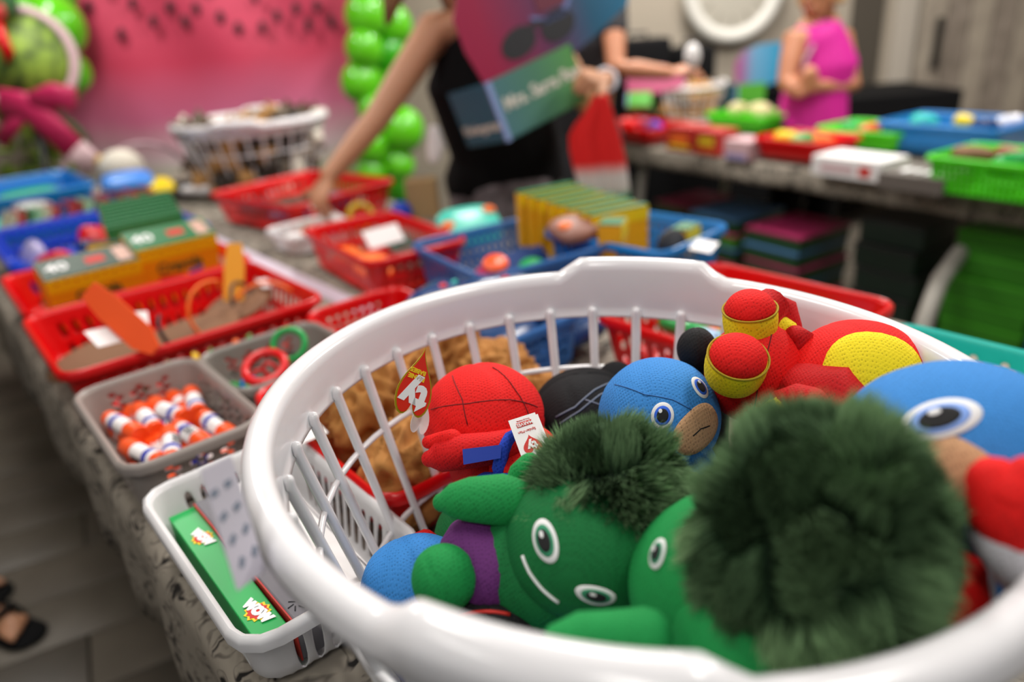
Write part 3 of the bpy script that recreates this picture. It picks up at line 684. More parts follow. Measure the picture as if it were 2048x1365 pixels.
c2 = atd(1712, 762, .735); d2 = (.064, .058, .056)
rel(pball(B(), c2, d2, (R(60), R(20), 0), seams=4, depth=.02), p).make('head', K_RED, p)
b = patch(B(), c2, d2, edir(c2, d2, 1755, 745), .050, .052, R(-15), 1.016, 2.5); rel(b, p).make('face_patch', K_YEL, p)
rel(B().capsule([atd(1620, 790, .70), atd(1665, 800, .69), atd(1695, 835, .69)], [.030, .034, .03], 16), p).make('shoulder', K_DRED, p)
b = seamline(B(), c, d, [(1545, 660), (1530, 720), (1515, 780), (1508, 820)], .0006, 1.004); rel(b, p).make('seam', mat('red_thread', '#6a0a0a', .8), p)

# big blue plush at the right
p = plush('large sky-blue plush toy with tan face and red mitten at the right rim', 1900, 900, .56)
c = atd(1910, 925, .575); d = (.080, .072, .068)
rel(pball(B(), c, d, (R(60), 0, R(30)), seams=4, depth=.015), p).make('head', K_BLU, p)
b = patch(B(), c, d, edir(c, d, 1832, 940), .048, .030, R(-25), 1.016, 2.8); rel(b, p).make('face_patch', K_TAN, p)
eye(p, c, d, 1880, 838, .0225, .0135, R(8), mat('pale_blue_felt', '#7fa4e8', .7)); eye(p, c, d, 1722, 832, .008, .0135, R(20), FELT_B)
b = seamline(B(), c, d, [(1755, 895), (1775, 880), (1790, 876)], .0007, 1.012); rel(b, p).make('smile', FELT_K, p)
rel(B().capsule([atd(1930, 990, .56), atd(1955, 1060, .57), atd(1960, 1120, .60), atd(1930, 1160, .64)], [.030, .036, .036, .035], 16), p).make('body', K_BLU, p)
rel(B().capsule([atd(2060, 1130, .51), atd(2045, 1095, .49), atd(2020, 1070, .49)], [.020, .021, .020], 14), p).make('cuff', knit('white_knit', '#cfcdd2'), p)
rel(B().capsule([atd(2030, 1050, .485), atd(2010, 1010, .48), atd(1990, 965, .48)], [.019, .021, .014], 14), p).make('mitten', K_RED, p)
rel(B().capsule([atd(2035, 1000, .475), atd(2045, 965, .475), atd(2055, 950, .475)], [.016, .012, .010], 12), p).make('thumb', K_RED, p)
rel(B().capsule([atd(1895, 1235, .53), atd(1908, 1185, .53), atd(1915, 1150, .53)], [.026, .020, .016], 14), p).make('boot', K_RED, p)
rel(B().capsule([atd(1955, 1210, .54), atd(1952, 1160, .54)], [.010, .010], 12), p).make('boot_cuff', knit('white_knit', '#cfcdd2'), p)

# green plush with fur hair, middle
p = plush('green plush toy with dark green fur hair lying on its side in the middle', 1160, 1060, .56)
c = atd(1170, 1085, .575); d = (.060, .060, .056)
rel(pball(B(), c, d, (R(50), 0, 0), seams=4, depth=.02), p).make('head', K_GRN, p)
eye(p, c, d, 1090, 1082, .0095, .0165, R(18), mat('teal_felt', '#2c8a62', .7)); eye(p, c, d, 1192, 1192, .0150, .0075, R(-20), mat('teal_felt', '#2c8a62', .7))
b = seamline(B(), c, d, [(1046, 1112), (1060, 1145), (1085, 1178), (1118, 1205)], .0012, 1.01); rel(b, p).make('smile', FELT_W, p)
hcn = atd(1222, 1000, .582); hd = (.054, .050, .050)
rel(B().ell(hcn, hd, u=32, v=20), p).make('hair_base', FURB, p)
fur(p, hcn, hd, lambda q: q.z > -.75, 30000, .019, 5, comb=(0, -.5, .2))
rel(B().capsule([atd(1040, 1010, .585), atd(1000, 1000, .58), atd(940, 1000, .58), atd(905, 1003, .585), atd(885, 1006, .59)], [.020, .021, .018, .014, .008], 16, flat=.9), p).make('arm', K_GRN2, p)
rel(B().capsule([atd(1060, 930, .60), atd(1035, 950, .60), atd(1022, 962, .60)], [.010, .009, .005], 12), p).make('ear', K_GRN2, p)
rel(B().capsule([atd(1090, 1150, .60), atd(1040, 1130, .61), atd(985, 1120, .62)], [.046, .048, .040], 20), p).make('body', K_GRN, p)
rel(B().capsule([atd(985, 1140, .600), atd(955, 1105, .605)], [.036, .031], 18), p).make('hip', K_PUR, p)
rel(pball(B(), atd(888, 1158, .575), (.0245, .023, .0275), (R(20), R(30), 0), seams=4, depth=.05), p).make('foot', K_GRN2, p)

# blue plush lying low and dark one beneath
p = plush('blue plush toy lying low by the left rods with a red boot', 825, 1160, .66)
rel(pball(B(), atd(838, 1175, .665), (.050, .044, .046), (R(70), R(20), 0), seams=4, depth=.04), p).make('body', K_BLU, p)
rel(B().capsule([atd(825, 1092, .685), atd(850, 1088, .69)], [.010, .013], 12), p).make('boot', K_DRED, p)
rel(pball(B(), atd(900, 1260, .69), (.06, .055, .05), seams=4), p).make('head', K_BLU2, p)
p = plush('black plush toy edged in red at the bottom of the pile', 985, 1265, .60)
c = atd(985, 1275, .60); d = (.040, .036, .034)
rel(pball(B(), c, d, seams=4), p).make('body', K_BLK, p)
b = seamline(B(), c, d, [(900, 1240), (935, 1228), (975, 1224), (1020, 1230)], .0016, 1.0); rel(b, p).make('red_piping', INK_R, p)

# green plush with big fur crown in front
p = plush('big green plush toy with a bushy dark green fur crown, closest to the camera', 1560, 1130, .46)
c = atd(1478, 1175, .535); d = (.074, .066, .066)
rel(pball(B(), c, d, (R(40), 0, 0), seams=4, depth=.015), p).make('head', K_GRN2, p)
eye(p, c, d, 1316, 1108, .0065, .0105, R(-25), mat('teal_felt', '#2c8a62', .7))
hcn = atd(1632, 1105, .478); hd = (.062, .052, .078)
rel(B().ell(hcn, hd, u=32, v=20), p).make('hair_base', FURB, p)
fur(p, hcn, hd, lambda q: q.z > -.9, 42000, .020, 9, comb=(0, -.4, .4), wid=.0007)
rel(B().capsule([atd(1290, 1272, .455), atd(1220, 1268, .45), atd(1160, 1268, .445), atd(1115, 1276, .445)], [.016, .013, .012, .008], 14), p).make('arm', K_GRN2, p)
rel(B().capsule([atd(1500, 1290, .50), atd(1480, 1340, .54)], [.05, .055], 18), p).make('body', K_GRN2, p)

# toys underneath, seen between the rods and in the gaps
def buried(nm, m, m2, x, y, z, r_, rot):
    q = thing('plush_toy', nm, 'plush toy', (lb.location.x+x, lb.location.y+y, z), group=GP, rot=rot)
    pball(B(), (0, 0, 0), (r_, r_, r_*.95), seams=4, u=28, v=18).make('head', m, q)
    B().capsule([(0, 0, -r_*.8), (0, .01, -r_*1.5)], [r_*.6, r_*.62], 14).make('body', m2, q)
    for s_ in (-1, 1): B().capsule([(s_*r_*.5, 0, -r_*1.0), (s_*r_*1.05, 0, -r_*1.3)], [r_*.22, r_*.2], 10).make('arm', m, q)
for i, (nm, m_, m2_) in enumerate([('black', K_BLK, K_BLK), ('deep red', K_DRED, K_BLU2), ('royal blue', K_BLU2, K_RED), ('green', K_GRN, K_PUR), ('black and red', K_BLK, K_DRED), ('sky blue', K_BLU, K_BLU), ('dark red', K_DRED, K_YEL), ('black', K_BLK, K_BLK)]):
    a = 2*math.pi*i/8+.35
    buried('%s plush toy buried low in the basket, %s' % (nm, ['at the right under the red mitten', 'under the yellow-faced toy', 'under the black toy', 'under the red toy with the tag', 'behind the left rods', 'under the low blue toy', 'under the green toy on its side', 'beneath the furry green toy'][i]), m_, m2_, .135*math.cos(a), .135*math.sin(a), .835, .050, (R(80), 0, a))
for i, (nm, m_, m2_) in enumerate([('black', K_BLK, K_DRED), ('royal blue', K_BLU2, K_RED), ('dark green', K_GRN, K_GRN), ('red', K_DRED, K_BLK)]):
    a = math.pi/2*i+.2
    buried('%s plush toy hidden in the %s of the heap' % (nm, ['right-hand middle', 'back middle', 'left-hand middle', 'front middle'][i]), m_, m2_, .062*math.cos(a), .062*math.sin(a), .875 if i != 3 else .85, .046, (R(50), .3, a))

# ---------------------------------------------------------------- contents of the baskets
def put(bk, x, y, z): return inb(bk, x, y, z)
def simple(name, label, cat, bld, m, group=None, smooth=True, **k):
    o = bld.make(name, m, smooth=smooth, **k); return tag(o, label, cat, group)
def crayon_box(name, label, loc, rz, w, h, dp, tilt=0, big=False, txt=True):
    t = thing(name, label, 'crayon box', loc, rz, 'boxes of crayons', rot=(tilt, 0, rz))
    B().box((0, 0, h/2), (w, dp, h), bev=.001).make('carton', CARD_O, t, smooth=False)
    B().box((0, 0, h+.0015), (w*.995, dp*.97, .003)).make('green_lid', CARD_G if big else CARD_DG, t, smooth=False)
    B().box((0, -dp/2-.0006, h-.015), (w*1.002, .0012, .030)).make('yellow_band', CARD_Y, t, smooth=False)
    if txt:
        b = B()
        for i in range(9): b.box((-w*.4+i*w*.1, -dp/2-.0014, h-.009+(i % 2)*.003), (.006, .0004, .004))
        b.make('band_print', INK_R, t, smooth=False)
        text('Crayola', h*.22, INK_G, t, Matrix.Translation((0, -dp/2-.001, h*.62)) @ Matrix.Rotation(R(90), 4, 'X'), bold=.001)
        B().box((-w*.12, -dp/2-.0008, h*.44), (w*.3, .0006, h*.07), rot=(0, R(8), 0)).make('print_stroke', INK_R, t, smooth=False)
        B().box((w*.18, -dp/2-.0008, h*.46), (w*.18, .0006, h*.07), rot=(0, R(-14), 0)).make('print_stroke', FELT_B, t, smooth=False)
        if dp > .04:
            text('40', dp*.5, INK_W, t, bmat(-w*.32, 0, h+.0034), bold=.0008)
            B().box((w*.08, 0, h+.0032), (w*.2, dp*.3, .0006)).make('lid_print', INK_R, t, smooth=False)
            B().box((w*.38, 0, h+.0032), (w*.16, dp*.7, .0006)).make('lid_print', mat('pinkish_print', '#c9a090', .5), t, smooth=False)
    return t
crayon_box('crayon_box', 'wide yellow and dark green crayon box at the left end of the red basket', put(b_crayon, -.085, -.060, .036), TROT+R(2), .18, .125, .085, tilt=R(16))
crayon_box('crayon_box', 'wide yellow crayon box with bright green lid, right end of the red basket', put(b_crayon, .09, -.035, .036), TROT+R(0), .175, .14, .09, tilt=R(16), big=True)
c0 = crayon_box('crayon_box', 'slim crayon box with green lid, front one of the row in the red basket', put(b_crayon, .075, .05, .03), TROT, .17, .155, .019, big=True, txt=False)
for ch in c0.children:
    if ch.name.startswith('yellow_band'): ch.name = 'green_band'; ch.data.materials[0] = CARD_G
for i in range(1, 8): dup(c0, put(b_crayon, .075+.004*i, .05+.0235*i, .03+.004*i), TROT+random.uniform(-.04, .04), 'slim green-lidded crayon box, %s behind the front one in the red basket row' % ['', 'first', 'second', 'third', 'fourth', 'fifth', 'sixth', 'seventh'][i])
crayon_box('crayon_box', 'small crayon box lying edge-up between the two wide boxes', put(b_crayon, -.02, .02, .012), TROT+R(-40), .07, .15, .03, txt=False)
# gliders in the front red basket
def glider(label, a_, b_, y_, m, L, wd):
    t = thing('foam_glider', label, 'toy glider', (0, 0, 0), 0, 'foam toy gliders'); t.matrix_world = frame((a_+b_)/2, b_-a_, y_)
    B().prism([(-L/2, -wd*.35), (-L*.2, -wd/2), (L*.3, -wd/2), (L/2, -wd*.2), (L/2, wd*.2), (L*.3, wd/2), (-L*.2, wd/2), (-L/2, wd*.35)], .005).make('wing', m, t, smooth=False)
    B().box((0, 0, -.008), (L*.7, .006, .014), bev=.001).make('fuselage', BROWN, t, smooth=False)
    return t
glider('orange-red foam glider wing sticking up from the left of the red basket', atd(192, 592, 1.36), atd(300, 690, 1.30), V((.5, .3, .6)), ORANGE, .155, .045)
glider('amber foam wing standing upright at the right end of the red basket', atd(470, 505, 1.60), atd(468, 625, 1.58), V((.8, .1, .1)), FOAM_Y, .16, .04)
for i, (x, y, a, lb_, mm, w_) in enumerate([(-.13, .02, .2, 'left brown cardboard disc low in the red glider basket', BROWN, .10), (.02, -.02, -.3, 'middle brown cardboard disc in the red glider basket', mat('brown_card'), .09), (.13, .03, .5, 'right brown cardboard disc in the red glider basket', BROWN, .085)]):
    o = B().ell((0, 0, 0), (w_, w_*.62, .010), u=24, v=8); o = simple('card_disc', lb_, 'disc', o, mm, 'brown discs in the glider basket'); o.location = put(b_plane, x, y, .045+.008*i); o.rotation_euler = (R(8), R(-6), TROT+a)
for i, (px, py, ds, w_, hh, a, lb_) in enumerate([(215, 672, 1.33, .075, .05, .4, 'white paper tag lying left under the orange wing'), (272, 638, 1.38, .05, .04, -.2, 'small white paper tag behind the orange wing'), (540, 565, 1.62, .07, .035, .3, 'white tag clipped on the right end of the red glider basket')]):
    o = simple('paper_tag', lb_, 'tag', B().box((0, 0, 0), (w_*.75, hh*.75, .001), bev=.0003), PAPER, 'white paper tags', smooth=False); o.location = atd(px, py, ds); o.rotation_euler = (R(35), R(10), TROT+a)
def arc(c, r_, a0, a1, tilt, m, lb_, name='toy_hoop', w=.0035, g='thin toy hoops'):
    M = Matrix.Translation(c) @ Euler(tilt).to_matrix().to_4x4()
    b = B().tube([M @ V((r_*math.cos(a0+(a1-a0)*i/14), r_*math.sin(a0+(a1-a0)*i/14), 0)) for i in range(15)], w, 8)
    return simple(name, lb_, 'toy', b, m, g)
arc(atd(430, 620, 1.50), .055, R(60), R(230), (R(80), 0, TROT+.3), FOAM_O, 'orange curved bow strip in the middle of the red basket')
arc(atd(500, 620, 1.55), .06, R(20), R(150), (R(70), 0, TROT+.9), INK_K, 'black curved strip beside the amber wing')
arc(atd(535, 635, 1.52), .07, R(30), R(140), (R(60), 0, TROT-.4), FOAM_O, 'orange curved strip beside the black one')
arc(atd(345, 662, 1.42), .035, R(100), R(260), (R(70), 0, TROT+.9), INK_K, 'short black curved strip left of the orange bow')
random.seed(3)
lbn = ['green ball in the front of the red glider basket, seen through its slots', 'green and amber toy capsule behind the slots of the red glider basket']
for i in range(7):
    o = simple('toy_capsule', 'small green toy capsule against the slotted front of the red glider basket', 'toy', B().capsule([(0, 0, -.012), (0, 0, .012)], [.014, .014], 12), [GRN_P, GRN_P, YEL_P, GRN_P, FOAM_O, GRN_P, BROWND][i] , 'toy capsules in the glider basket')
    o['label'] = ('amber' if i == 4 else 'yellow' if i == 2 else 'dark brown' if i == 6 else 'green')+' toy capsule against the slotted front of the red glider basket'
    o.location = put(b_plane, -.10+.038*i, -.128, .030); o.rotation_euler = (.3, random.uniform(0, 1), TROT)
# rings and bits
def ring(c, r_, w, m, lb_, tilt=(0, 0, 0), g='plastic toy rings'):
    M = Matrix.Translation(c) @ Euler(tilt).to_matrix().to_4x4()
    return simple('toy_ring', lb_, 'toy ring', B().tube([M @ V((r_*math.cos(2*math.pi*i/28), r_*math.sin(2*math.pi*i/28), 0)) for i in range(28)], w, 8, closed=True), m, g)
ring(atd(578, 690, 1.19), .025, .0055, GRN_P, 'larger green toy ring standing up at the back of the clear grey basket', (R(50), 0, 0))
for i, (px, py, mm, nm) in enumerate([(460, 775, GRN_P, 'green'), (482, 782, GRN_P, 'green'), (500, 770, SKYB, 'blue'), (520, 755, RED, 'red'), (475, 795, GRN_P, 'green'), (540, 740, RED, 'red'), (505, 795, TEAL, 'teal'), (450, 790, GRN_P, 'green')]):
    ring(at(px, py, .79+.004*(i % 3)), .012, .0035, mm, nm+' small toy ring in the heap of the clear grey basket', (R(20*i), R(15*i), 0))
ring(at(530, 735, .845), .030, .007, RED, 'red toy ring half hidden behind the left rim of the laundry basket', (R(25), 0, 0))
for i, (x, y, mm, nm) in enumerate([(-.05, -.03, GRN_P, 'green'), (-.01, .02, TEAL, 'teal'), (.04, -.02, YEL_P, 'yellow'), (.05, .04, SKYB, 'blue'), (-.04, .04, ORANGE, 'orange'), (0, -.05, GRN_P, 'small green')]):
    o = simple('toy_ball', nm+' toy ball in the small red basket behind the rods', 'toy ball', B().ell((0, 0, 0), (.018, .018, .018), u=14, v=8), mm, 'toy balls in the small red basket'); o.location = put(b_small, x, y, .03+.012*(i % 2))
# tan suede bundles
def suede(c, d, seed, lb_, rot=(0, 0, 0)):
    def fn(co):
        q = co*1.6+V((seed*7.1, seed*3.3, 0)); n_ = noise.noise(q+V((0, 0, 4)))*1.0
        w_ = noise.noise(co*3.2+V((n_*1.4, seed*5, n_))); k = 1+.30*n_+.20*(1-abs(w_)*3.4)+.05*noise.noise(co*9+V((seed, 0, 0))); return co*k
    o = simple('suede_pouch', lb_, 'pouch', B().ell(c, d, rot, 64, 44, fn), TANC, 'tan suede pouches'); return o
suede(atd(742, 830, 1.00), (.062, .055, .072), 1, 'tan suede pouch at the left end of the red basket behind the rods')
suede(atd(890, 715, 1.09), (.060, .060, .070), 2, 'topmost crumpled tan suede pouch behind the rods')
suede(atd(800, 745, 1.07), (.060, .060, .048), 3, 'creased tan suede pouch left of the topmost one')
suede(atd(985, 742, 1.05), (.055, .060, .040), 4, 'creased tan suede pouch directly behind the red plush')
suede(atd(1060, 805, 1.01), (.060, .060, .042), 5, 'low tan suede pouch behind the black plush')
suede(atd(835, 945, .90), (.062, .055, .060), 6, 'smooth tan suede pouch low in the red basket beneath the hoop', (0, 0, 1))
suede(atd(1165, 800, 1.00), (.035, .04, .028), 7, 'small tan suede pouch at the right end of the red basket')
simple('toy_ball', 'red ball lying on the suede behind the black plush', 'toy ball', B().ell(atd(1150, 770, .98), (.014, .014, .016), u=16, v=10), RED)
o = simple('paper_tag', 'white tag lying on the corner of the red basket behind the left rods', 'tag', B().box((0, 0, 0), (.045, .03, .001), bev=.0003), PAPER, smooth=False); o.location = atd(612, 868, .93); o.rotation_euler = (R(10), 0, TROT)
# brown and orange toys in the red basket, cards in the clear blue bin
def disc(c, r_, th, m, lb_, tilt=(0, 0, 0), g=None, name='toy_disc', cat='toy'):
    M = Matrix.Translation(c) @ Euler(tilt).to_matrix().to_4x4()
    return simple(name, lb_, cat, B().lathe([(0, 0), (r_*.9, 0), (r_, th*.3), (r_, th*.7), (r_*.9, th), (0, th)], 24, M=M), m, g)
disc(put(b_snack, -.05, -.05, .035), .05, .014, FOAM_O, 'orange round toy in the red basket before the clear bin', (.3, .2, 0), 'round toys in the red basket')
disc(put(b_snack, .04, -.09, .04), .055, .016, BROWND, 'dark brown round toy at the near end of the red basket', (.2, -.2, 0), 'round toys in the red basket')
disc(put(b_snack, .05, .10, .04), .05, .016, BROWN, 'brown round toy at the back of the red basket', (-.2, .1, 0), 'round toys in the red basket')
disc(put(b_snack, -.05, .09, .03), .045, .014, FOAM_O, 'second orange round toy, behind the first', (.1, .4, 0), 'round toys in the red basket')
def card(c, w, h, m, lb_, rot, name='card', cat='card', g=None, th=.003):
    o = simple(name, lb_, cat, B().box((0, 0, 0), (w, h, th), bev=.0006), m, g, smooth=False); o.location = c; o.rotation_euler = rot; return o
card(put(b_snack, .02, .03, .085), .10, .05, PAPER, 'white card standing in the middle of the red basket of brown toys', (R(50), 0, TROT))
card(put(b_snack, .06, .03, .06), .09, .05, CARD_DG, 'dark green card beside the white card in the red basket', (R(30), 0, TROT+.3))
card(put(b_clear, -.06, -.05, .05), .12, .10, mat('pink_card', '#b8285a', .4), 'pink card inside the clear blue bin', (R(60), 0, TROT+.6), g='cards in the clear blue bin')
card(put(b_clear, .05, .0, .045), .12, .10, mat('navy_card', '#1c3f7c', .4), 'navy card inside the clear blue bin', (R(40), 0, TROT-.2), g='cards in the clear blue bin')
disc(put(b_clear, .03, -.05, .06), .028, .01, GRN_P, 'small green disc inside the clear blue bin', (.4, 0, 0))
disc(put(b_clear, -.10, -.12, .112), .026, .012, ORANGE, 'orange disc on the near rim of the clear blue bin', (.4, 0, 0))
# seam-side bits: yellow ring, blue piece, teal packet
ring(at(722, 432, .79), .035, .009, YEL_P, 'yellow toy ring standing behind the red basket', (R(60), 0, .4))
simple('toy_piece', 'small blue toy piece standing beyond the red basket', 'toy', B().ell(at(803, 425, .785), (.035, .03, .035), u=12, v=8), BLUE)
def packet(c, w, h, th, m, lb_, rot, g=None, prints=()):
    t = thing('packet', lb_, 'packet', c, rot=rot, group=g)
    B().ell((0, 0, 0), (w/2, h/2, th/2), u=20, v=10, fn=lambda q: V((math.copysign(abs(q.x)**.6, q.x), math.copysign(abs(q.y)**.6, q.y), q.z))).make('wrapper', m, t)
    for (x, y, r_, mm) in prints: B().ell((x, y, th*.36), (r_, r_*.7, th*.2), u=12, v=6).make('print_spot', mm, t)
    return t
packet(at(940, 452, .83), .17, .13, .04, mat('mint_wrapper', '#46c4b0', .3), 'mint green packet with orange ends behind the clear bin', (R(35), 0, TROT-.3), prints=[(-.06, 0, .02, FOAM_O), (.06, .03, .02, FOAM_O)])
# crayon boxes in the sky blue basket
c1 = crayon_box('crayon_box', 'yellow and green crayon box, front one of the row in the sky blue basket', put(b_sky, -.03, .02, .03), TROT-R(12), .15, .125, .020, big=True, txt=False)
for i in range(1, 8): dup(c1, put(b_sky, -.03-.004*i, .02+.027*i, .03+.005*i), TROT-R(12)+random.uniform(-.05, .05), 'yellow and green crayon box, %s behind the front one in the sky blue basket' % ['', 'first', 'second', 'third', 'fourth', 'fifth', 'sixth', 'seventh'][i])
crayon_box('crayon_box', 'yellow crayon box standing turned at the front of the sky blue basket', put(b_sky, -.10, -.02, .03), TROT+R(30), .06, .12, .05, big=True, txt=False)
crayon_box('crayon_box', 'small yellow crayon box at the near right of the sky blue basket', put(b_sky, .05, -.10, .02), TROT+R(10), .06, .095, .04, big=True, txt=False)
disc(put(b_sky, -.01, -.10, .09), .035, .02, INK_K, 'black round roll beside the small yellow box in the blue basket', (R(80), 0, .4), cat='roll', name='tape_roll')
packet(put(b_sky, -.12, .06, .13), .14, .09, .04, mat('brown_wrapper', '#8a5a4a', .5), 'brown and mauve packet lying over the clear bin edge', (R(20), 0, TROT), prints=[(-.04, 0, .02, FOAM_O)])
o = simple('paper_tag', 'white tag on the right corner of the sky blue basket', 'tag', B().box((0, 0, 0), (.055, .045, .001), bev=.0003), PAPER, smooth=False); o.location = at(1408, 492, .865); o.rotation_euler = (R(6), R(-6), TROT+.3)
# printed bags behind the rods
NAVY = mat('navy_wrapper', '#123a6c', .25)
for i, (x, y, a, lb_) in enumerate([(-.03, -.03, .2, 'navy printed bag nearest the rods in the clear blue bin'), (.05, .04, -.3, 'navy printed bag at the right of the low clear blue bin'), (-.05, .06, .5, 'navy printed bag at the left of the low clear blue bin')]):
    packet(put(b_card, x, y, .085+.012*i), .17, .13, .06, NAVY, lb_, (R(25), R(5), TROT+a), 'printed navy bags', prints=[(-.03, .01, .022, ORANGE), (.03, -.01, .014, YEL_P), (.01, .03, .012, RED), (.045, .025, .009, TEAL)])
for i, (px, py, z_, mm, lb_) in enumerate([(1130, 650, .80, NAVY, 'navy bag lying loose right of the clear bin behind the rods'), (1060, 690, .78, mat('blue_wrapper', '#1d5fa8', .3), 'mid blue bag lying loose just behind the rods')]):
    packet(at(px, py, z_), .15, .12, .05, mm, lb_, (R(12), 0, TROT+.5*i), prints=[(-.03, .02, .012, YEL_P), (.02, -.02, .012, INK_K)])
# party basket
LTB = mat('pale_blue_wrapper', '#9cc4e6', .35)
for i, (x, y, mm, nm) in enumerate([(-.10, -.07, LTB, 'pale blue packet at the near left'), (-.06, .0, LTB, 'pale blue packet at the middle left'), (-.02, .09, GRN_P, 'green packet at the back'), (.03, .02, FOAM_O, 'orange packet in the middle'), (.09, .09, YEL_P, 'yellow packet at the far right'), (.10, -.03, GRN_P, 'green packet at the right'), (.0, -.10, LTB, 'pale blue packet at the near side')]):
    packet(put(b_party, x, y, .045+.012*(i % 2)), .10, .08, .035, mm, nm+' of the red basket beyond the rods', (R(15*(i % 3)), R(8), TROT+i*.7), 'party packets', prints=[(.02, .0, .010, GRN_P if mm is LTB else RED), (-.02, .01, .008, INK_K)])
# blue basket contents and further left
for i, (x, y, mm, nm) in enumerate([(.19, .05, mat('silver_wrap', '#d8dae4', .15), 'large silver'), (.05, -.18, mat('silver_wrap'), 'silver'), (-.02, .02, mat('navy_wrapper'), 'navy'), (-.12, -.05, RED, 'red'), (.10, -.05, mat('lilac_wrapper', '#b6b0d6', .2), 'lilac'), (-.15, .10, mat('lilac_wrapper'), 'second lilac'), (.02, .14, RED, 'second red'), (.12, -.19, mat('lilac_wrapper'), 'third lilac'), (-.06, -.19, INK_W, 'white')]):
    packet(put(b_blue, x, y, .05+.02*(i == 0)), .09, .07, .04, mm, nm+' shiny packet inside the royal blue basket', (R(10*i), R(14), i*1.1), 'packets in the blue basket')
BOOKC = [('red', CARD_R), ('navy', mat('navy_card')), ('cream', mat('cream_card', '#c9bfa6', .5)), ('dark red', mat('dark_red_card', '#8a2020', .5)), ('green', CARD_G), ('pale green', mat('pale_green_card', '#9cc8a0', .5)), ('charcoal', CARD_K)]
def booklet(lb_, m): 
    t = thing('booklet', lb_, 'booklet', group='booklets in the far row'); B().box((0, 0, .06), (.008, .12, .12), bev=.001).make('cover', m, t, smooth=False); B().box((.0045, 0, .06), (.003, .11, .112)).make('pages', PAPER, t, smooth=False); return t
bks = [booklet(nm+' booklet leaning in the row behind the royal blue basket', mm) for nm, mm in BOOKC]
seq = [2, 0, 4, 5, 2, 0, 1, 0, 3, 5, 6, 0, 1, 3, 6, 0, 4, 0]
used = set()
for i, k in enumerate(seq):
    pos = put(b_cyan, -.20+.0235*i, -.06-.0*i, .014); rt = (0, R(28), TROT+R(8))
    bl_ = '%s booklet, %s from the left in the row behind the royal blue basket' % (BOOKC[k][0], 'first second third fourth fifth sixth seventh eighth ninth tenth eleventh twelfth thirteenth fourteenth fifteenth sixteenth seventeenth eighteenth'.split()[i])
    if k in used: dup(bks[k], pos, 0, bl_, rot=rt)
    else: bks[k]['label'] = bl_; bks[k].location = pos; bks[k].rotation_euler = rt; used.add(k)
packet(at(60, 395, .86), .20, .10, .04, GRN_P, 'bright green packet at the left end of the booklet row', (R(20), 0, TROT), None)
packet(at(255, 362, .89), .17, .12, .05, mat('bright_blue_bag', '#3f86dc', .35), 'bright blue bag lying behind the booklet row', (R(15), 0, TROT-.2))
packet(at(318, 372, .86), .10, .10, .04, YEL_P, 'yellow packet beside the bright blue bag', (R(15), 0, TROT))
packet(at(65, 412, .84), .14, .09, .05, PAPER, 'white packet at the left end above the royal blue basket', (R(10), 0, TROT+.4))
basket('storage_tray', 'small dark grey tray of white parts beside the far laundry basket', 'tray', at(392, 392), .20, .15, .055, TROT, mat('dark_grey_plastic', '#5a5850', .4), 'solid', .85)
for i in range(4): packet(at(375+12*i, 380, .80), .05, .04, .03, PAPER, 'white part in the small dark grey tray', (0, 0, i), 'white parts in the grey tray')
q = thing('plush_toy', 'round cream plush toy sitting behind the bright blue bag', 'plush toy', at(245, 340, .88), group='plush toys at the far left')
pball(B(), (0, 0, .0), (.085, .08, .08), seams=5).make('body', mat('cream_plush', '#d6cfc0', .9), q); B().ell((.02, -.06, -.03), (.035, .03, .03), u=16, v=10).make('nose', INK_K, q); B().ell((-.075, 0, .03), (.025, .02, .035), u=12, v=8).make('ear', mat('amber_plush', '#c9a050', .9), q)
arc(V((at(262, 345, .88).x, at(262, 345, .88).y+.12, .80)), .17, R(-16), R(196), (R(90), 0, .3), mat('grey_handle', '#b09098', .5), 'pale grey arched carry handle behind the cream plush', 'carry_handle', .009, 'arched handles')
# small things in the white tray and far red basket
for i, (x, y, mm, nm) in enumerate([(-.05, -.03, mat('pink_card'), 'pink'), (0, .03, FOAM_O, 'orange'), (.05, -.02, SKYB, 'blue'), (.03, .04, YEL_P, 'yellow'), (-.04, .03, PAPER, 'white')]):
    packet(put(b_tray, x, y, .03), .05, .04, .02, mm, nm+' sweet in the small white tray under the hand', (0, 0, i), 'sweets in the white tray')
for i, (x, y, mm, nm) in enumerate([(-.12, -.08, NAVY, 'navy packet at the left'), (-.04, .06, BROWND, 'dark brown packet in the middle'), (.08, -.06, NAVY, 'navy packet at the front'), (.12, .08, BROWN, 'brown packet at the back'), (-.10, .12, INK_K, 'black packet at the far left')]):
    packet(put(b_far, x, y, .04), .13, .10, .05, mm, nm+' of the far red basket', (0, 0, i), 'packets in the far red basket')
card(at(668, 432, .83), .16, .03, PAPER, 'white paper strip by the fingers of the reaching hand', (R(10), R(20), TROT-R(70)), 'paper_strip', 'paper')
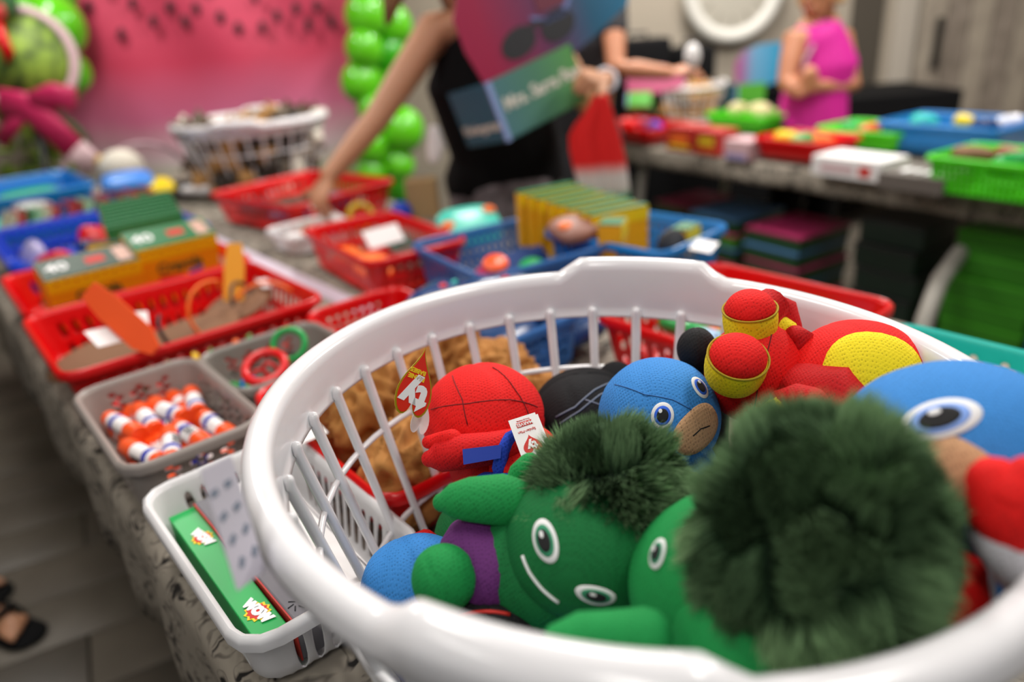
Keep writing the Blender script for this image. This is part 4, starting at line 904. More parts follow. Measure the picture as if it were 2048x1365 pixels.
# toys filling the far laundry baskets
def softtoy(nm, m): 
    t = thing('soft_toy', nm+' soft toy packed in the far white laundry basket', 'soft toy', group='soft toys in the far laundry baskets')
    B().ell((0, 0, 0), (.045, .04, .055), u=14, v=9).make('body', m, t); B().ell((0, 0, .065), (.034, .032, .03), u=14, v=9).make('head', m, t)
    for s_ in (-1, 1): B().ell((s_*.028, 0, .09), (.012, .008, .014), u=8, v=6).make('ear', m, t)
    return t
TOYM = [('tan', mat('tan_plush', '#b98c54', .9)), ('dark brown', mat('dark_plush', '#564230', .9)), ('cream', mat('cream_plush')), ('grey brown', mat('grey_plush', '#74695a', .9)), ('black', mat('black_plush', '#3a332c', .9))]
tp = [softtoy(n_, m_) for n_, m_ in TOYM]; fl_ = set(); random.seed(8)
lc = lb2.location
for i in range(88):
    lev = i//22; a = 2*math.pi*((i*7) % 22)/22+lev*.3; z_ = .05+lev*.056; r_ = (.215+.045*z_/.25-.040)*(1 if i % 4 else .5)
    pos = (lc.x+r_*math.cos(a), lc.y+r_*math.sin(a), lc.z+z_); rt = (random.uniform(-1, 1), random.uniform(-1, 1), random.uniform(0, 6)); k = [1, 3, 0, 1, 4, 0, 3, 0, 1, 2, 4][i % 11]
    if k in fl_: dup(tp[k], pos, 0, rot=rt)
    else: tp[k].location = pos; tp[k].rotation_euler = rt; fl_.add(k)

# ---------------------------------------------------------------- watermelon backdrop
bx0, bx1, by = aty(140, 200, 4.45).x, aty(705, 200, 4.55).x, 4.5
zr = lambda px, py: aty(px, py, by).z
z_bot, z_gr, z_wh, z_pk, z_rd = zr(300, 370), zr(300, 325), zr(300, 285), zr(300, 190), zr(300, 70)
b = B(); nx_, nz_ = 60, 30; g = []
for i in range(nx_+1):
    x = bx0-.25+(bx1-bx0+.4)*i/nx_
    g.append([b.bm.verts.new((x, by+.025*math.sin(x*9+math.sin(j*.35)*1.4)+.02*math.sin(x*3+j*.2), .05+2.45*j/nz_)) for j in range(nz_+1)])
for i in range(nx_):
    for j in range(nz_): b.bm.faces.new((g[i][j], g[i+1][j], g[i+1][j+1], g[i][j+1]))
lo, hi = z_bot-.1, 2.5; f_ = lambda z: (z-lo)/(hi-lo)
bm_ = ramp_mat('watermelon_print', [(0, '#6cae3c'), (f_(z_bot+.06), '#8cb860'), (f_(z_gr), '#c8d2b0'), (f_(z_wh), '#e4ccd0'), (f_(z_pk), '#e0749a'), (f_(z_rd), '#dc4464'), (1, '#ec5c7a')], 2, lo, hi, .55, wav=.22, noise_sc=1.6)
_n = [n for n in bm_.node_tree.nodes if n.type == 'MAP_RANGE'][0]; _n.inputs[1].default_value = lo+.02; _n.inputs[2].default_value = hi-.1
bd_ = b.make('backdrop_cloth', bm_, None, solid=.004); bd_.name = 'photo_backdrop'; tag(bd_, 'pink watermelon-print photo backdrop cloth with dark seeds', 'backdrop', kind='thing')
SEED = mat('seed_print', '#3a1a24', .6)
for (x, y) in [(515, 35), (770, 20), (985, 40), (890, 125), (705, 200), (1075, 125), (1140, 50), (1280, 100), (1385, 165), (1525, 160), (1610, 95), (1720, 50), (1840, 35), (1925, 130), (1790, 150), (420, -60), (620, -80), (900, -90), (1200, -60), (1480, -20)]:
    p_ = aty(x/2.904, y/2.904, by-.05); B().ell(p_, (.022, .008, .036), rot=(0, R(18 if x < 1000 else 4), 0), u=10, v=6).make('printed_seed', SEED, bd_)
for s_ in (bx0-.28, bx1+.18):
    pass
st = thing('backdrop_stand', 'black pipe stand holding up the watermelon backdrop cloth', 'stand', ((bx0+bx1)/2, by+.05, 0))
hw = (bx1-bx0)/2+.22
B().tube([(-hw, 0, 2.52), (hw, 0, 2.52)], .016, 8).make('crossbar', INK_K, st)
for s_ in (-1, 1):
    B().tube([(s_*hw, 0, 0), (s_*hw, 0, 2.52)], .016, 8).make('pole', INK_K, st); B().tube([(s_*hw, -.2, .012), (s_*hw, .2, .012)], .014, 8).make('foot', INK_K, st)
# ---------------------------------------------------------------- balloons
def balloon(px, py, r_, y, m, lb_, g):
    c = aty(px, py, y); R_ = r_/FPX*(c-CAM).length
    t = thing('balloon', lb_, 'balloon', c, group=g, rot=(random.uniform(-.4, .4), random.uniform(-.4, .4), 0))
    B().ell((0, 0, 0), (R_, R_, R_*1.12), u=24, v=16, fn=lambda q: q*(1-.10*max(0, -q.z)**3)).make('skin', m, t)
    B().lathe([(0, -R_*1.13), (R_*.12, -R_*1.16), (R_*.05, -R_*1.05), (0, -R_*1.03)], 10).make('knot', m, t)
GC, GL = 'lime balloons right of the backdrop', 'green balloons left of the backdrop'
words = ['topmost', 'second', 'third', 'fourth', 'fifth', 'sixth', 'seventh', 'eighth']
for i, (px, py, r_) in enumerate([(732, 32, 38), (728, 98, 34), (722, 165, 37), (748, 222, 30), (806, 262, 40), (742, 296, 34), (798, 330, 30), (745, 345, 28)]):
    balloon(px, py, r_, 4.15-.03*(i % 2), BALLOON, '%s lime balloon down the front of the column right of the backdrop' % words[i], GC)
for i, (px, py, r_) in enumerate([(785, 50, 36), (778, 110, 36), (790, 165, 34), (765, 260, 32), (770, 375, 26), (805, 385, 24), (720, -45, 38)]):
    balloon(px, py, r_, 4.30, BALLOON2 if i % 2 else BALLOON, '%s balloon behind the front ones of the right column' % ['upper', 'second', 'third', 'fourth', 'lowest left', 'lowest right', 'out-of-reach top'][i], GC)
for i, (px, py, r_) in enumerate([(112, 55, 44), (28, 22, 42), (90, -15, 44), (140, 145, 32), (4, 95, 40), (60, 100, 34), (120, 185, 26)]):
    balloon(px, py, r_, [3.95, 4.1, 4.25, 4.0, 4.3, 4.4, 4.2][i], BALLOON if i % 3 != 2 else BALLOON2, '%s green balloon at the upper left beside the backdrop' % ['large bright', 'left-hand pale', 'topmost', 'smaller lower', 'edge', 'hidden middle', 'lowest'][i], GL)
# watermelon wreath sign with ribbon
RIND = mat('rind_print', '#1f3a16', .6, noisy=('#8fae38', 16))
c = aty(45, 120, 3.6); q = thing('wreath_sign', 'round watermelon-rind wreath sign with a pale rim and red bow, upper left', 'wreath', c, rot=(R(80), 0, R(12)))
B().lathe([(0, -.01), (.19, -.01), (.19, .02), (0, .03)], 40).make('rind_disc', RIND, q)
B().tube([(.215*math.cos(2*math.pi*i/40), .215*math.sin(2*math.pi*i/40), .0) for i in range(40)], .022, 8, closed=True).make('pale_rim', mat('pale_pink_foam', '#d8b8bc', .6), q)
B().tube([(0, .05, -.03), (0, -c.z+.0, -.03+.17*c.z)], .014, 8).make('pole', INK_K, q)
for s_ in (-1, 1): B().ell((s_*.03-.06, .17+.02*s_, .04), (.05, .03, .025), rot=(0, 0, R(60*s_)), u=14, v=8).make('bow_loop', CARD_R, q)
B().prism([(-.08, .15), (-.03, .16), (-.01, .03), (-.05, -.02)], .012, Matrix.Translation((0, 0, .04))).make('bow_tail', RED, q)
B().ell((.01, .24, .04), (.045, .07, .012), rot=(0, 0, R(-20)), u=14, v=8).make('leaf', mat('leaf_cloth', '#2c5a2c', .7), q)
PINKR = mat('magenta_ribbon', '#c02258', .45)
q = thing('ribbon_sash', 'wide magenta ribbon sash running down towards the cream plush', 'ribbon', aty(60, 225, 3.5))
l0 = V(q.location)
for nm_, pts, w_ in [('tail', [(0, 205), (50, 212), (95, 248), (150, 300)], 26), ('tail', [(55, 215), (110, 190), (150, 200)], 22), ('tail', [(52, 215), (25, 250), (0, 285)], 14)]:
    B().tube([aty(x, y, 3.5)-l0 for x, y in pts], [w_/FPX*3.6]*len(pts), 10, flat=.35, side=(0, 0, 1)).make(nm_, PINKR, q)
B().tube([aty(150, 300, 3.5)-l0, aty(190, 335, 3.5)-l0], [.065, .06], 10, flat=.35, side=(0, 0, 1)).make('pale_end', mat('pale_pink_foam'), q)
c = aty(75, 300, 3.7); q = thing('leafy_planter', 'dark planter of mottled green leaves behind the magenta ribbon', 'planter', V((c.x, c.y, 0)))
B().lathe([(0, 0), (.14, 0), (.17, .45), (0, .45)], 20).make('pot', INK_K, q)
random.seed(2); b = B()
for i in range(90):
    a = random.uniform(0, 6.28); r_ = .19*math.sqrt(random.random()); z_ = random.uniform(.45, c.z+.22)
    b.ell((r_*math.cos(a), r_*math.sin(a), z_), (.05, .012, .03), rot=(random.uniform(0, 3), random.uniform(0, 3), a), u=8, v=5)
b.make('leaves', RIND, q, kind='stuff')
simple('dark_leaf', 'single dark green cloth leaf hanging over the backdrop at left', 'leaf', B().ell(aty(148, 262, 3.6), (.035, .01, .09), rot=(0, R(-35), 0), u=12, v=8), mat('leaf_cloth'))

# ---------------------------------------------------------------- display cartons
PB = ramp_mat('pink_blue_print', [(0, '#9a1c44'), (.4, '#5e3058'), (.72, '#1a5878'), (1, '#1a6e94')], 0, .05, .55, .4)
GT = ramp_mat('teal_green_print', [(0, '#4a7684'), (.5, '#4c8068'), (1, '#569a48')], 0, -.02, .32, .45)
def carton(name, label, loc, rotm, sc=1, frontm=None, panelm=None, w=.30, txt=True, group=None):
    t = thing(name, label, 'display carton', loc, group=group); t.rotation_euler = rotm.to_euler(); t.scale = (sc, sc, sc)
    h, dp = .155, .20; fm = frontm or GT; pm_ = panelm or PB
    B().box((w/2, .0025, -h/2), (w, .005, h)).make('front_panel', fm, t, smooth=False)
    B().box((.0025, dp/2, -h/2), (.005, dp, h)).make('side_panel', mat('deep_teal_print', '#155a70', .45), t, smooth=False)
    B().box((w-.0025, dp/2, -h/2), (.005, dp, h)).make('side_panel', fm, t, smooth=False)
    B().box((w/2, dp/2, -h+.0025), (w, dp, .005)).make('bottom_panel', fm, t, smooth=False)
    B().box((.003, -.001, -h/2), (.016, .006, h)).make('corner_strip', mat('pale_lilac_print', '#8aa0d0', .45), t, smooth=False)
    pts = [(0, -h), (0, 0), (-.02, .085), (-.018, .165), (.04, .24), (.17, .285), (.34, .292), (.50, .23), (.60, .10), (.55, .03), (w+.10, -.01), (w, -.03), (w, -h)]
    pn = B().prism(pts, .004, Matrix.Translation((0, .012, 0)) @ Matrix.Rotation(R(90), 4, 'X')).make('header_panel', pm_, t, smooth=False)
    def flat(b_, m_, nm): return b_.make(nm, m_, pn, smooth=False)
    Mx = Matrix.Translation((0, .0075, 0)) @ Matrix.Rotation(R(90), 4, 'X')
    def el(cx, cy, rx, ry, a, m_, nm, k=0): return flat(B().prism([(cx+rx*math.cos(t_)*math.cos(a)-ry*math.sin(t_)*math.sin(a), cy+rx*math.cos(t_)*math.sin(a)+ry*math.sin(t_)*math.cos(a)) for t_ in [2*math.pi*i/24 for i in range(24)]], .0008, Matrix.Translation((0, -.0004*k, 0)) @ Mx), m_, nm)
    if txt:
        el(.145, .055, .062, .036, .15, INK_K, 'lens_print'); el(.285, .055, .062, .038, .1, INK_K, 'lens_print'); el(.215, .08, .03, .008, 0, INK_K, 'bridge_print', 1)
        flat(B().prism([(.235, .10), (.335, .10), (.335, .18), (.235, .18)], .0008, Mx), mat('maroon_print', '#6a2038', .5), 'square_print')
        flat(B().prism([(.20, .10), (.212, .10), (.25, .085), (.31, .085), (.36, .12), (.37, .12), (.32, .07), (.24, .07)], .0008, Mx), mat('lilac_print', '#6a7ab0', .5), 'swoosh_print')
        text('Mrs. Sarra Rae', .046, mat('grey_lettering', '#d6d2c6', .5), t, Matrix.Translation((w*.55, -.0006, -.070)) @ Matrix.Rotation(R(90), 4, 'X'), bold=.0016)
        text('Kindergarten', .034, mat('grey_lettering'), t, Matrix.Translation((-.0008, dp*.5, -.11)) @ Matrix.Rotation(R(-90), 4, 'Z') @ Matrix.Rotation(R(90), 4, 'X'), bold=.0012)
    return t
va = (aty(1024, 200, 2)-CAM).normalized()
rm = Matrix.Rotation(R(-17), 3, 'Y') @ Matrix.Rotation(R(35), 3, 'Z')
carton('display_carton', 'pink, blue and green display carton with sunglasses print held by the woman in black', aty(972, 166, 2.02), rm, 1.04)
carton('display_carton', 'distant pink and sky blue display carton with green base, beside the woman in magenta', aty(1474, 170, 3.75), Matrix.Rotation(R(10), 3, 'Z'), .62, frontm=mat('lime_print', '#58b838', .5), panelm=ramp_mat('pink_sky_print', [(0, '#b05a98'), (.4, '#6aa8cc'), (1, '#2f9cc4')], 0, 0, .35, .4), w=.25, txt=False)
c = at(1270, 235, TZ)
carton('display_carton', 'lime and magenta display carton lying at the far end of the right table', aty(1255, 185, 3.35), Matrix.Rotation(R(-20), 3, 'Z') @ Matrix.Rotation(R(-30), 3, 'X'), .42, frontm=mat('lime_print'), panelm=mat('magenta_print', '#a8285c', .5), w=.25, txt=False)
# ---------------------------------------------------------------- right-hand table goods
def rb(px, py, L, Wd, h, m, style, lb_, a=0, name='storage_basket', cat='basket', taper=.9):
    c = at(px, py, TZ); return basket(name, lb_, cat, (c.x, c.y), L, Wd, h, RROT+math.pi/2+a+math.pi, m, style, taper)
r1 = rb(1285, 283, .36, .26, .075, RED, 'solid', 'red tray at the far end of the right-hand table')
r2 = rb(1610, 322, .30, .22, .085, RED, 'solid', 'red basket of small toys in the middle of the right-hand table')
r3 = rb(1500, 262, .34, .25, .08, LIME, 'solid', 'lime tray holding cream buns behind the red boxes')
r4 = rb(1745, 300, .34, .25, .085, LIME, 'solid', 'lime tray of green toys behind the white box')
r5 = rb(1905, 312, .42, .30, .12, BLUE if False else SKYB, 'solid', 'blue basket on the back of the right-hand table')
r6 = rb(2010, 392, .34, .26, .11, LIME, 'small', 'lime perforated basket of brown packets at the right edge')
CRM = mat('cream_bun', '#d8cc98', .7)
for i, (x, y, s_) in enumerate([(-.08, 0, 1), (.02, .03, 1.1), (.10, -.03, .9)]):
    simple('soft_ball', ['left', 'middle', 'right'][i]+' cream ball in the lime tray behind the red boxes', 'ball', B().ell(put(r3, x, y, .09), (.05*s_, .045, .035), u=14, v=9), CRM, 'cream balls')
def heap(bk, specs, z0, grp, where, sz=.09):
    for i, (x, y, mm, nm) in enumerate(specs): packet(put(bk, x, y, z0), sz, sz*.75, .05, mm, nm+' packet '+where, (R(14*i), R(10), i*.9), grp)
heap(r1, [(-.10, 0, RED, 'red'), (0, .02, mat('pink_card'), 'pink'), (.1, -.02, BLUE, 'blue')], .07, 'packets in the far red tray', 'in the far red tray')
heap(r2, [(-.09, 0, YEL_P, 'yellow'), (0, .04, RED, 'red'), (.08, -.02, FOAM_O, 'orange'), (.02, -.05, GRN_P, 'green')], .075, 'packets in the middle red basket', 'in the middle red basket')
heap(r4, [(-.10, 0, GRN_P, 'dark green'), (0, .04, LIME, 'lime'), (.1, -.02, YEL_P, 'yellow'), (.02, -.06, RED, 'red')], .075, 'packets in the lime tray', 'in the lime tray behind the white box')
heap(r5, [(-.12, 0, TEAL, 'teal'), (0, .04, YEL_P, 'yellow'), (.1, -.02, NAVY, 'navy'), (.14, .05, mat('silver_wrap'), 'silver')], .11, 'packets in the blue basket', 'in the blue basket on the back')
heap(r6, [(-.10, 0, BROWN, 'brown'), (-.02, .04, mat('dark_red_card'), 'dark red'), (.08, -.02, BROWN, 'second brown'), (.04, -.07, GRN_P, 'green')], .10, 'packets in the lime basket', 'in the lime basket at the right edge', .12)
def rbox(px, py, w, dp, h, m, lb_, name='snack_box', cat='box', a=0, prints=None, g=None):
    c = at(px, py, TZ); t = thing(name, lb_, cat, (c.x, c.y, TZ+.003), RROT+math.pi/2+math.pi+a, g)
    B().box((0, 0, h/2), (w, dp, h), bev=.003).make('carton', m, t, smooth=False)
    if prints:
        for (x, z, w_, h_, mm) in prints: B().box((x, -dp/2-.001, z), (w_, .001, h_)).make('print_patch', mm, t, smooth=False)
    return t
rbox(1378, 300, .15, .12, .10, CARD_R, 'red and orange printed snack box in front of the lime tray', prints=[(0, .05, .10, .03, FOAM_O), (0, .02, .12, .012, INK_Y)], g='snack boxes on the right-hand table')
rbox(1432, 308, .12, .12, .095, CARD_R, 'red snack box with yellow lines next to the pinkish pack', prints=[(0, .055, .08, .03, INK_Y), (0, .02, .10, .012, FOAM_O)], g='snack boxes on the right-hand table')
rbox(1492, 318, .12, .12, .075, mat('pale_pink_pack', '#c8a4a8', .5), 'pale pinkish pack between the two groups of red boxes', prints=[(0, .015, .10, .02, mat('lilac_ink', '#8a84b0', .5))])
rbox(1715, 352, .25, .15, .065, CARD_W, 'white printed box lying at the front of the right-hand table', prints=[(-.03, .03, .12, .02, mat('pale_pink_pack')), (.07, .03, .04, .03, INK_R)])
t = rbox(1845, 378, .20, .16, .05, mat('taupe_card', '#67605a', .5), 'flat taupe box with white lettering next to the lime basket')
for k in range(4): B().box((-.05+.035*k, -.01, .0505), (.022, .05-(k % 2)*.02, .001)).make('print_patch', INK_W, t, smooth=False)
# far end: white laundry basket with tan toys, black gear on a back table
cx_ = at(1388, 268, TZ)
lb3 = laundry('white laundry basket of tan toys at the far end of the right-hand table', (cx_.x+.08, cx_.y+.35), .16, .12, .19, 18, 0, z=TZ+.003, fine=False)
bt = folding_table('folding_table', 'back table covered in black against the beige wall', V((.75, 4.25, 0)), V((1, 0, 0)), V((0, 1, 0)), 1.9, .6)
B().box((.95, .30, .49), (1.92, .62, .56), bev=.01).make('black_cover', BLACKC, bt, smooth=False)
for i, (px, py, y, d_, lb_) in enumerate([(1275, 108, 4.45, (.34, .25, .16), 'black equipment case under the reaching forearm'), (1385, 118, 4.4, (.22, .2, .14), 'black bag beside the second display carton'), (1545, 195, 4.45, (.3, .25, .2), 'black case behind the woman in magenta')]):
    c = aty(px, py, y); z_ = .775; h_ = max(.08, c.z+d_[2]/2-z_)
    t = thing('equipment_case', lb_, 'case', (c.x, y, z_)); B().box((0, 0, h_/2), (d_[0], d_[1], h_), bev=.02).make('shell', BLACKC, t); B().tube([(-.05, 0, h_), (-.05, 0, h_+.03), (.05, 0, h_+.03), (.05, 0, h_)], .008, 8).make('handle', INK_K, t)
random.seed(12); lc = lb3.location
for i in range(14):
    a = i*2.4; r_ = .085*math.sqrt((i % 7+1)/7); dup(tp[0] if i % 3 else tp[3], (lc.x+r_*math.cos(a), lc.y+r_*math.sin(a), lc.z+.06+.075*(i//7)), 0, label='tan soft toy in the basket at the far end of the right table' if i % 3 else 'grey brown soft toy in the basket at the far end of the right table', rot=(.3*i, .2*i, i))
# stacks under the right-hand table
def stack(name, px, py, w, dp, h, n, mats, lb_, grp, a=0):
    c = at(px, py, 0) if not isinstance(px, V) else px
    random.seed(n+int(c.x*10)); protos = []
    for i in range(n):
        m_top, m_side = mats[i % len(mats)]
        if i < len(mats):
            t = thing(name, lb_[i % len(lb_)], 'carton', group=grp)
            B().box((0, 0, h*.40), (w, dp, h*.78), bev=.003).make('tray', m_side, t, smooth=False)
            B().box((0, 0, h*.88), (w*1.02, dp*1.02, h*.18), bev=.003).make('lid', m_top, t, smooth=False)
            protos.append(t)
        else: t = dup(protos[i % len(mats)], (0, 0, 0), 0)
        t['label'] = ['topmost', 'second from top', 'third from top', 'fourth from top', 'fifth from top', 'sixth from top', 'seventh from top', 'lowest'][n-1-i]+' '+lb_[i % len(lb_)]
        t.location = (c.x+random.uniform(-.008, .008), c.y+random.uniform(-.008, .008), .003+i*h); t.rotation_euler = (0, 0, RROT+math.pi/2+a+random.uniform(-.03, .03))
PK, BLP = mat('magenta_print'), mat('steel_blue_print', '#3f6a94', .5); DG = mat('dark_green_print', '#1c4022', .5); MG = mat('mid_green_print', '#3f7a26', .5)
def underp(px, py, back): c = at(px, py, .1); return V((c.x-.10*back, c.y-.20*back, 0))
stack('flat_carton', underp(1590, 600, 1), 0, .25, .30, .062, 8, [(BLP, DG), (PK, DG)], ['blue-lidded flat carton in the nearest stack under the right-hand table', 'magenta-lidded flat carton in the nearest stack under the right-hand table'], 'nearest stack of flat cartons')
stack('flat_carton', underp(1480, 560, 1), 0, .25, .30, .062, 8, [(PK, MG), (BLP, DG)], ['magenta-lidded flat carton in the second stack under the table', 'blue-lidded flat carton in the second stack under the table'], 'second stack of flat cartons')
stack('flat_carton', underp(1400, 500, 1), 0, .22, .30, .062, 7, [(PK, DG), (DG, NAVY)], ['magenta-lidded flat carton in the third stack behind the pale leg', 'dark flat carton in the third stack behind the pale leg'], 'third stack of flat cartons')
stack('flat_carton', underp(1275, 440, 0), 0, .25, .30, .07, 6, [(mat('dark_teal_print', '#14404c', .5), NAVY), (PK, NAVY)], ['dark teal flat carton in the far stack beside the towel', 'magenta-lidded flat carton in the far stack beside the towel'], 'far stack of flat cartons')
BKP = mat('charcoal_plastic', '#1c201e', .5)
stack('black_crate', underp(1790, 690, 0), 0, .22, .30, .085, 7, [(BKP, mat('dark_green_plastic', '#16281e', .5))], ['black crate in the stack beside the green cartons'], 'stack of black crates')
GRC = mat('leaf_green_print', '#4cb024', .5)
stack('green_carton', underp(1985, 735, 0), 0, .25, .32, .075, 8, [(GRC, mat('shade_green_print', '#3c8f1e', .5))], ['bright green carton in the stack under the right end of the table'], 'stack of green cartons')
stack('blue_carton', underp(2150, 800, 0), 0, .22, .30, .09, 4, [(mat('sea_blue_print', '#1b7094', .5), mat('sea_blue_print'))], ['sea blue carton right of the green stack under the table'], 'stack of blue cartons')
stack('blue_carton', V((-.30, .90, 0)), 0, .30, .26, .12, 2, [(mat('dim_blue_print', '#173a4c', .6), NAVY)], ['dark blue carton on the floor under the near table edge'], 'blue cartons under the near table', a=.6)
q = thing('bent_table_leg', 'pale bent table leg between the black crates and green cartons', 'table leg', at(1870, 690, .1)); q.location.z = 0
l0 = V(q.location); y_ = 2.25
pp = [aty(1935, 440, 2.30), aty(1925, 500, 2.2), aty(1880, 560, 2.1), aty(1850, 640, 2.02)]
B().tube([p-l0 for p in pp]+[V((pp[-1].x-.02, pp[-1].y-.02, .02))-l0], .026, 10).make('leg_tube', mat('pale_leg_metal'), q)
B().box((pp[-1].x-.02-l0.x, pp[-1].y-.02-l0.y, .01), (.07, .07, .02), bev=.004).make('foot_pad', mat('pale_leg_metal'), q)

# ---------------------------------------------------------------- people
def hand(b, w, d, up, size=.085, curl=.5, side=1):   # palm and five fingers: w wrist, d pointing direction, up = back of hand
    d = V(d).normalized(); up = (V(up)-d*V(up).dot(d)).normalized(); lat = d.cross(up)*side; s_ = size/.085; w = V(w)
    b.capsule([w, w+d*.035*s_, w+d*.075*s_], [.024*s_, .032*s_, .034*s_], 12, side=lat, flat=.45)
    for k, (o_, l_) in enumerate([(-.027, .062), (-.009, .074), (.009, .070), (.026, .054)]):
        base = w+d*(.078-.006*abs(k-1.3))*s_+lat*o_*s_
        a1, a2, a3 = curl*.6, curl*1.4, curl*2.1
        p1 = base+(d*math.cos(a1)-up*math.sin(a1))*l_*.45*s_; p2 = p1+(d*math.cos(a2)-up*math.sin(a2))*l_*.32*s_; p3 = p2+(d*math.cos(a3)-up*math.sin(a3))*l_*.22*s_
        b.capsule([base-d*.02*s_, base, p1, p2, p3], [.010*s_, .0098*s_, .0088*s_, .0080*s_, .0068*s_], 8)
    t0 = w+d*.025*s_-lat*.024*s_; t1 = t0+(d*.7-lat*.75)*.035*s_; t2 = t1+(d*.9-up*.3-lat*.15)*.028*s_
    b.capsule([w+d*.02*s_, t0, t1, t2], [.016*s_, .014*s_, .011*s_, .009*s_], 8)
def person(label, J, skin, vox=.0075, group=None):
    """J holds joints in world space; one continuous body mesh is grown round them"""
    root = thing('person', label, 'person', (J['pelvis'].x, J['pelvis'].y, 0), group=group); o_ = V(root.location)
    sd = (J['shr']-J['shl']).normalized(); b = B()
    ch = (J['shr']+J['shl'])/2
    b.capsule([J['pelvis'], J['waist'], J['chest'], ch], [.155, .130, .150, .125], 20, side=sd, flat=.66)
    b.capsule([ch+V((0, 0, -.03)), J['neck'], J['head']+V((0, 0, -.05))], [.075, .055, .052], 14)
    h = J['head']; f = J['face'].normalized(); zz = (V((0, 0, 1))-f*f.z).normalized(); xx = f.cross(zz)
    M = Matrix((xx, f, zz)).transposed()
    def hp(x, y, z): return h+xx*x+f*y+zz*z
    b.ell(h, (.073, .092, .112), rot=M, u=24, v=16); b.ell(hp(0, .035, -.06), (.052, .055, .05), rot=M, u=16, v=10)
    b.capsule([hp(0, .088, .012), hp(0, .103, -.018)], [.009, .014], 8); b.capsule([hp(-.018, .088, -.05), hp(.018, .088, -.05)], [.009, .009], 8)
    for s_ in (-1, 1): b.ell(hp(s_*.075, -.005, -.005), (.012, .022, .032), rot=M, u=10, v=8)
    for k in ('r', 'l'):
        b.capsule([ch.lerp(J['sh'+k], .5), J['sh'+k], J['sh'+k].lerp(J['el'+k], .5), J['el'+k], J['el'+k].lerp(J['wr'+k], .35), J['wr'+k]], [.06, .056, .047, .038, .037, .025], 14)
        hand(b, J['wr'+k], J['hd'+k], J.get('up'+k, V((0, 0, 1))), .085, J.get('curl'+k, .5), -1 if k == 'l' else 1)
        hp_ = J['pelvis']+sd*(.085 if k == 'r' else -.085)-V((0, 0, .03)); kn, an = J['kn'+k], J['an'+k]
        b.capsule([hp_, hp_.lerp(kn, .5), kn, kn.lerp(an, .35), an], [.098, .082, .056, .054, .036], 14)
        fd = J.get('foot', f); fd = V((fd.x, fd.y, 0)).normalized()
        b.capsule([an+V((0, 0, -.02))-fd*.04, an+V((0, 0, -.045))+fd*.06, V((an.x, an.y, .03))+fd*.15], [.034, .034, .026], 10, side=(fd.cross(V((0, 0, 1)))), flat=.75)
        for t_ in range(5): lat = fd.cross(V((0, 0, 1)))*(1 if k == 'r' else -1); b.capsule([V((an.x, an.y, .03))+fd*.15+lat*(-.028+.014*t_), V((an.x, an.y, .025))+fd*(.195-.008*t_)+lat*(-.030+.015*t_)], [.010, .0088-.0006*t_], 8)
    rel(b, root).make('body', skin, root, remesh=vox)
    for s_ in (-1, 1):
        e = rel(B().ell(hp(s_*.030, .0835, .012), (.012, .0065, .0055), rot=M, u=12, v=8), root).make('eye', mat('eye_white', '#e8e4e0', .3), root)
        rel(B().ell(hp(s_*.030, .0885, .012), (.0052, .0028, .0050), rot=M, u=10, v=6), root).make('iris', mat('eye_dark', '#2a1c14', .3), e)
        rel(B().capsule([hp(s_*.045, .086, .034), hp(s_*.018, .092, .037)], [.003, .004], 6), root).make('eyebrow', HAIR, root)
    if 'shoe' in J:
        fd = V((J['foot'].x, J['foot'].y, 0)).normalized()
        for k in ('r', 'l'):
            an = J['an'+k]; rel(B().capsule([V((an.x, an.y, .042))-fd*.045, V((an.x, an.y, .045))+fd*.06, V((an.x, an.y, .036))+fd*.17], [.044, .046, .044], 14, side=fd.cross(V((0, 0, 1))), flat=.82), root).make('shoe', BLACKC, root)
    rel(B().ell(hp(0, .098, -.052), (.022, .006, .007), rot=M, u=12, v=6), root).make('lips', mat('lip', '#a0524c', .5), root)
    return root, hp, M, sd
def garment(root, name, m, chains, vox=.009):
    b = B()
    for path, rads, kw in chains: b.capsule(path, rads, 18, **kw)
    return rel(b, root).make(name, m, root, remesh=vox)
def hairmesh(root, hp, M, m, length, back=.03):
    b = B().ell(hp(0, -.022, .022), (.088, .098, .108), rot=M, u=24, v=16)
    if length: 
        b.capsule([hp(0, -.07, .02), hp(0, -.085, -.08), hp(.0, -.07, -length)], [.075, .065, .03], 16, flat=.6)
        for s_ in (-1, 1): b.capsule([hp(s_*.07, -.02, .04), hp(s_*.08, -.01, -.06), hp(s_*.075, .0, -length*.9)], [.03, .03, .014], 10)
    rel(b, root).make('hair', m, root, remesh=.008)
# woman in black reaching over the baskets
G = lambda px, py, y: aty(px, py, y)
J = dict(pelvis=V((.02, 2.52, .84)), waist=G(1010, 285, 2.48), chest=G(965, 150, 2.42), shl=G(868, 62, 2.36), shr=G(1075, 45, 2.46), neck=G(930, -10, 2.34), head=G(905, -125, 2.26), face=V((-.45, -.8, -.35)),
         ell=G(752, 240, 2.20), wrl=G(658, 352, 2.10), hdl=(G(628, 425, 2.04)-G(658, 352, 2.10)), upl=V((-.4, -.3, .8)), curll=.9,
         elr=G(1195, 235, 2.42), wrr=G(1212, 160, 2.18), hdr=(G(1140, 150, 2.06)-G(1212, 160, 2.18)), upr=V((.3, -.6, .6)), curlr=1.1,
         knl=V((-.07, 2.50, .44)), knr=V((.12, 2.50, .44)), anl=V((-.08, 2.56, .08)), anr=V((.14, 2.56, .08)), foot=V((-.1, -1, 0)))
root, hp, M, sd = person('woman in a black tank top bending to reach into the far red basket', {**J, 'shoe': 1}, SKIN)
mid = (J['shl']+J['shr'])/2
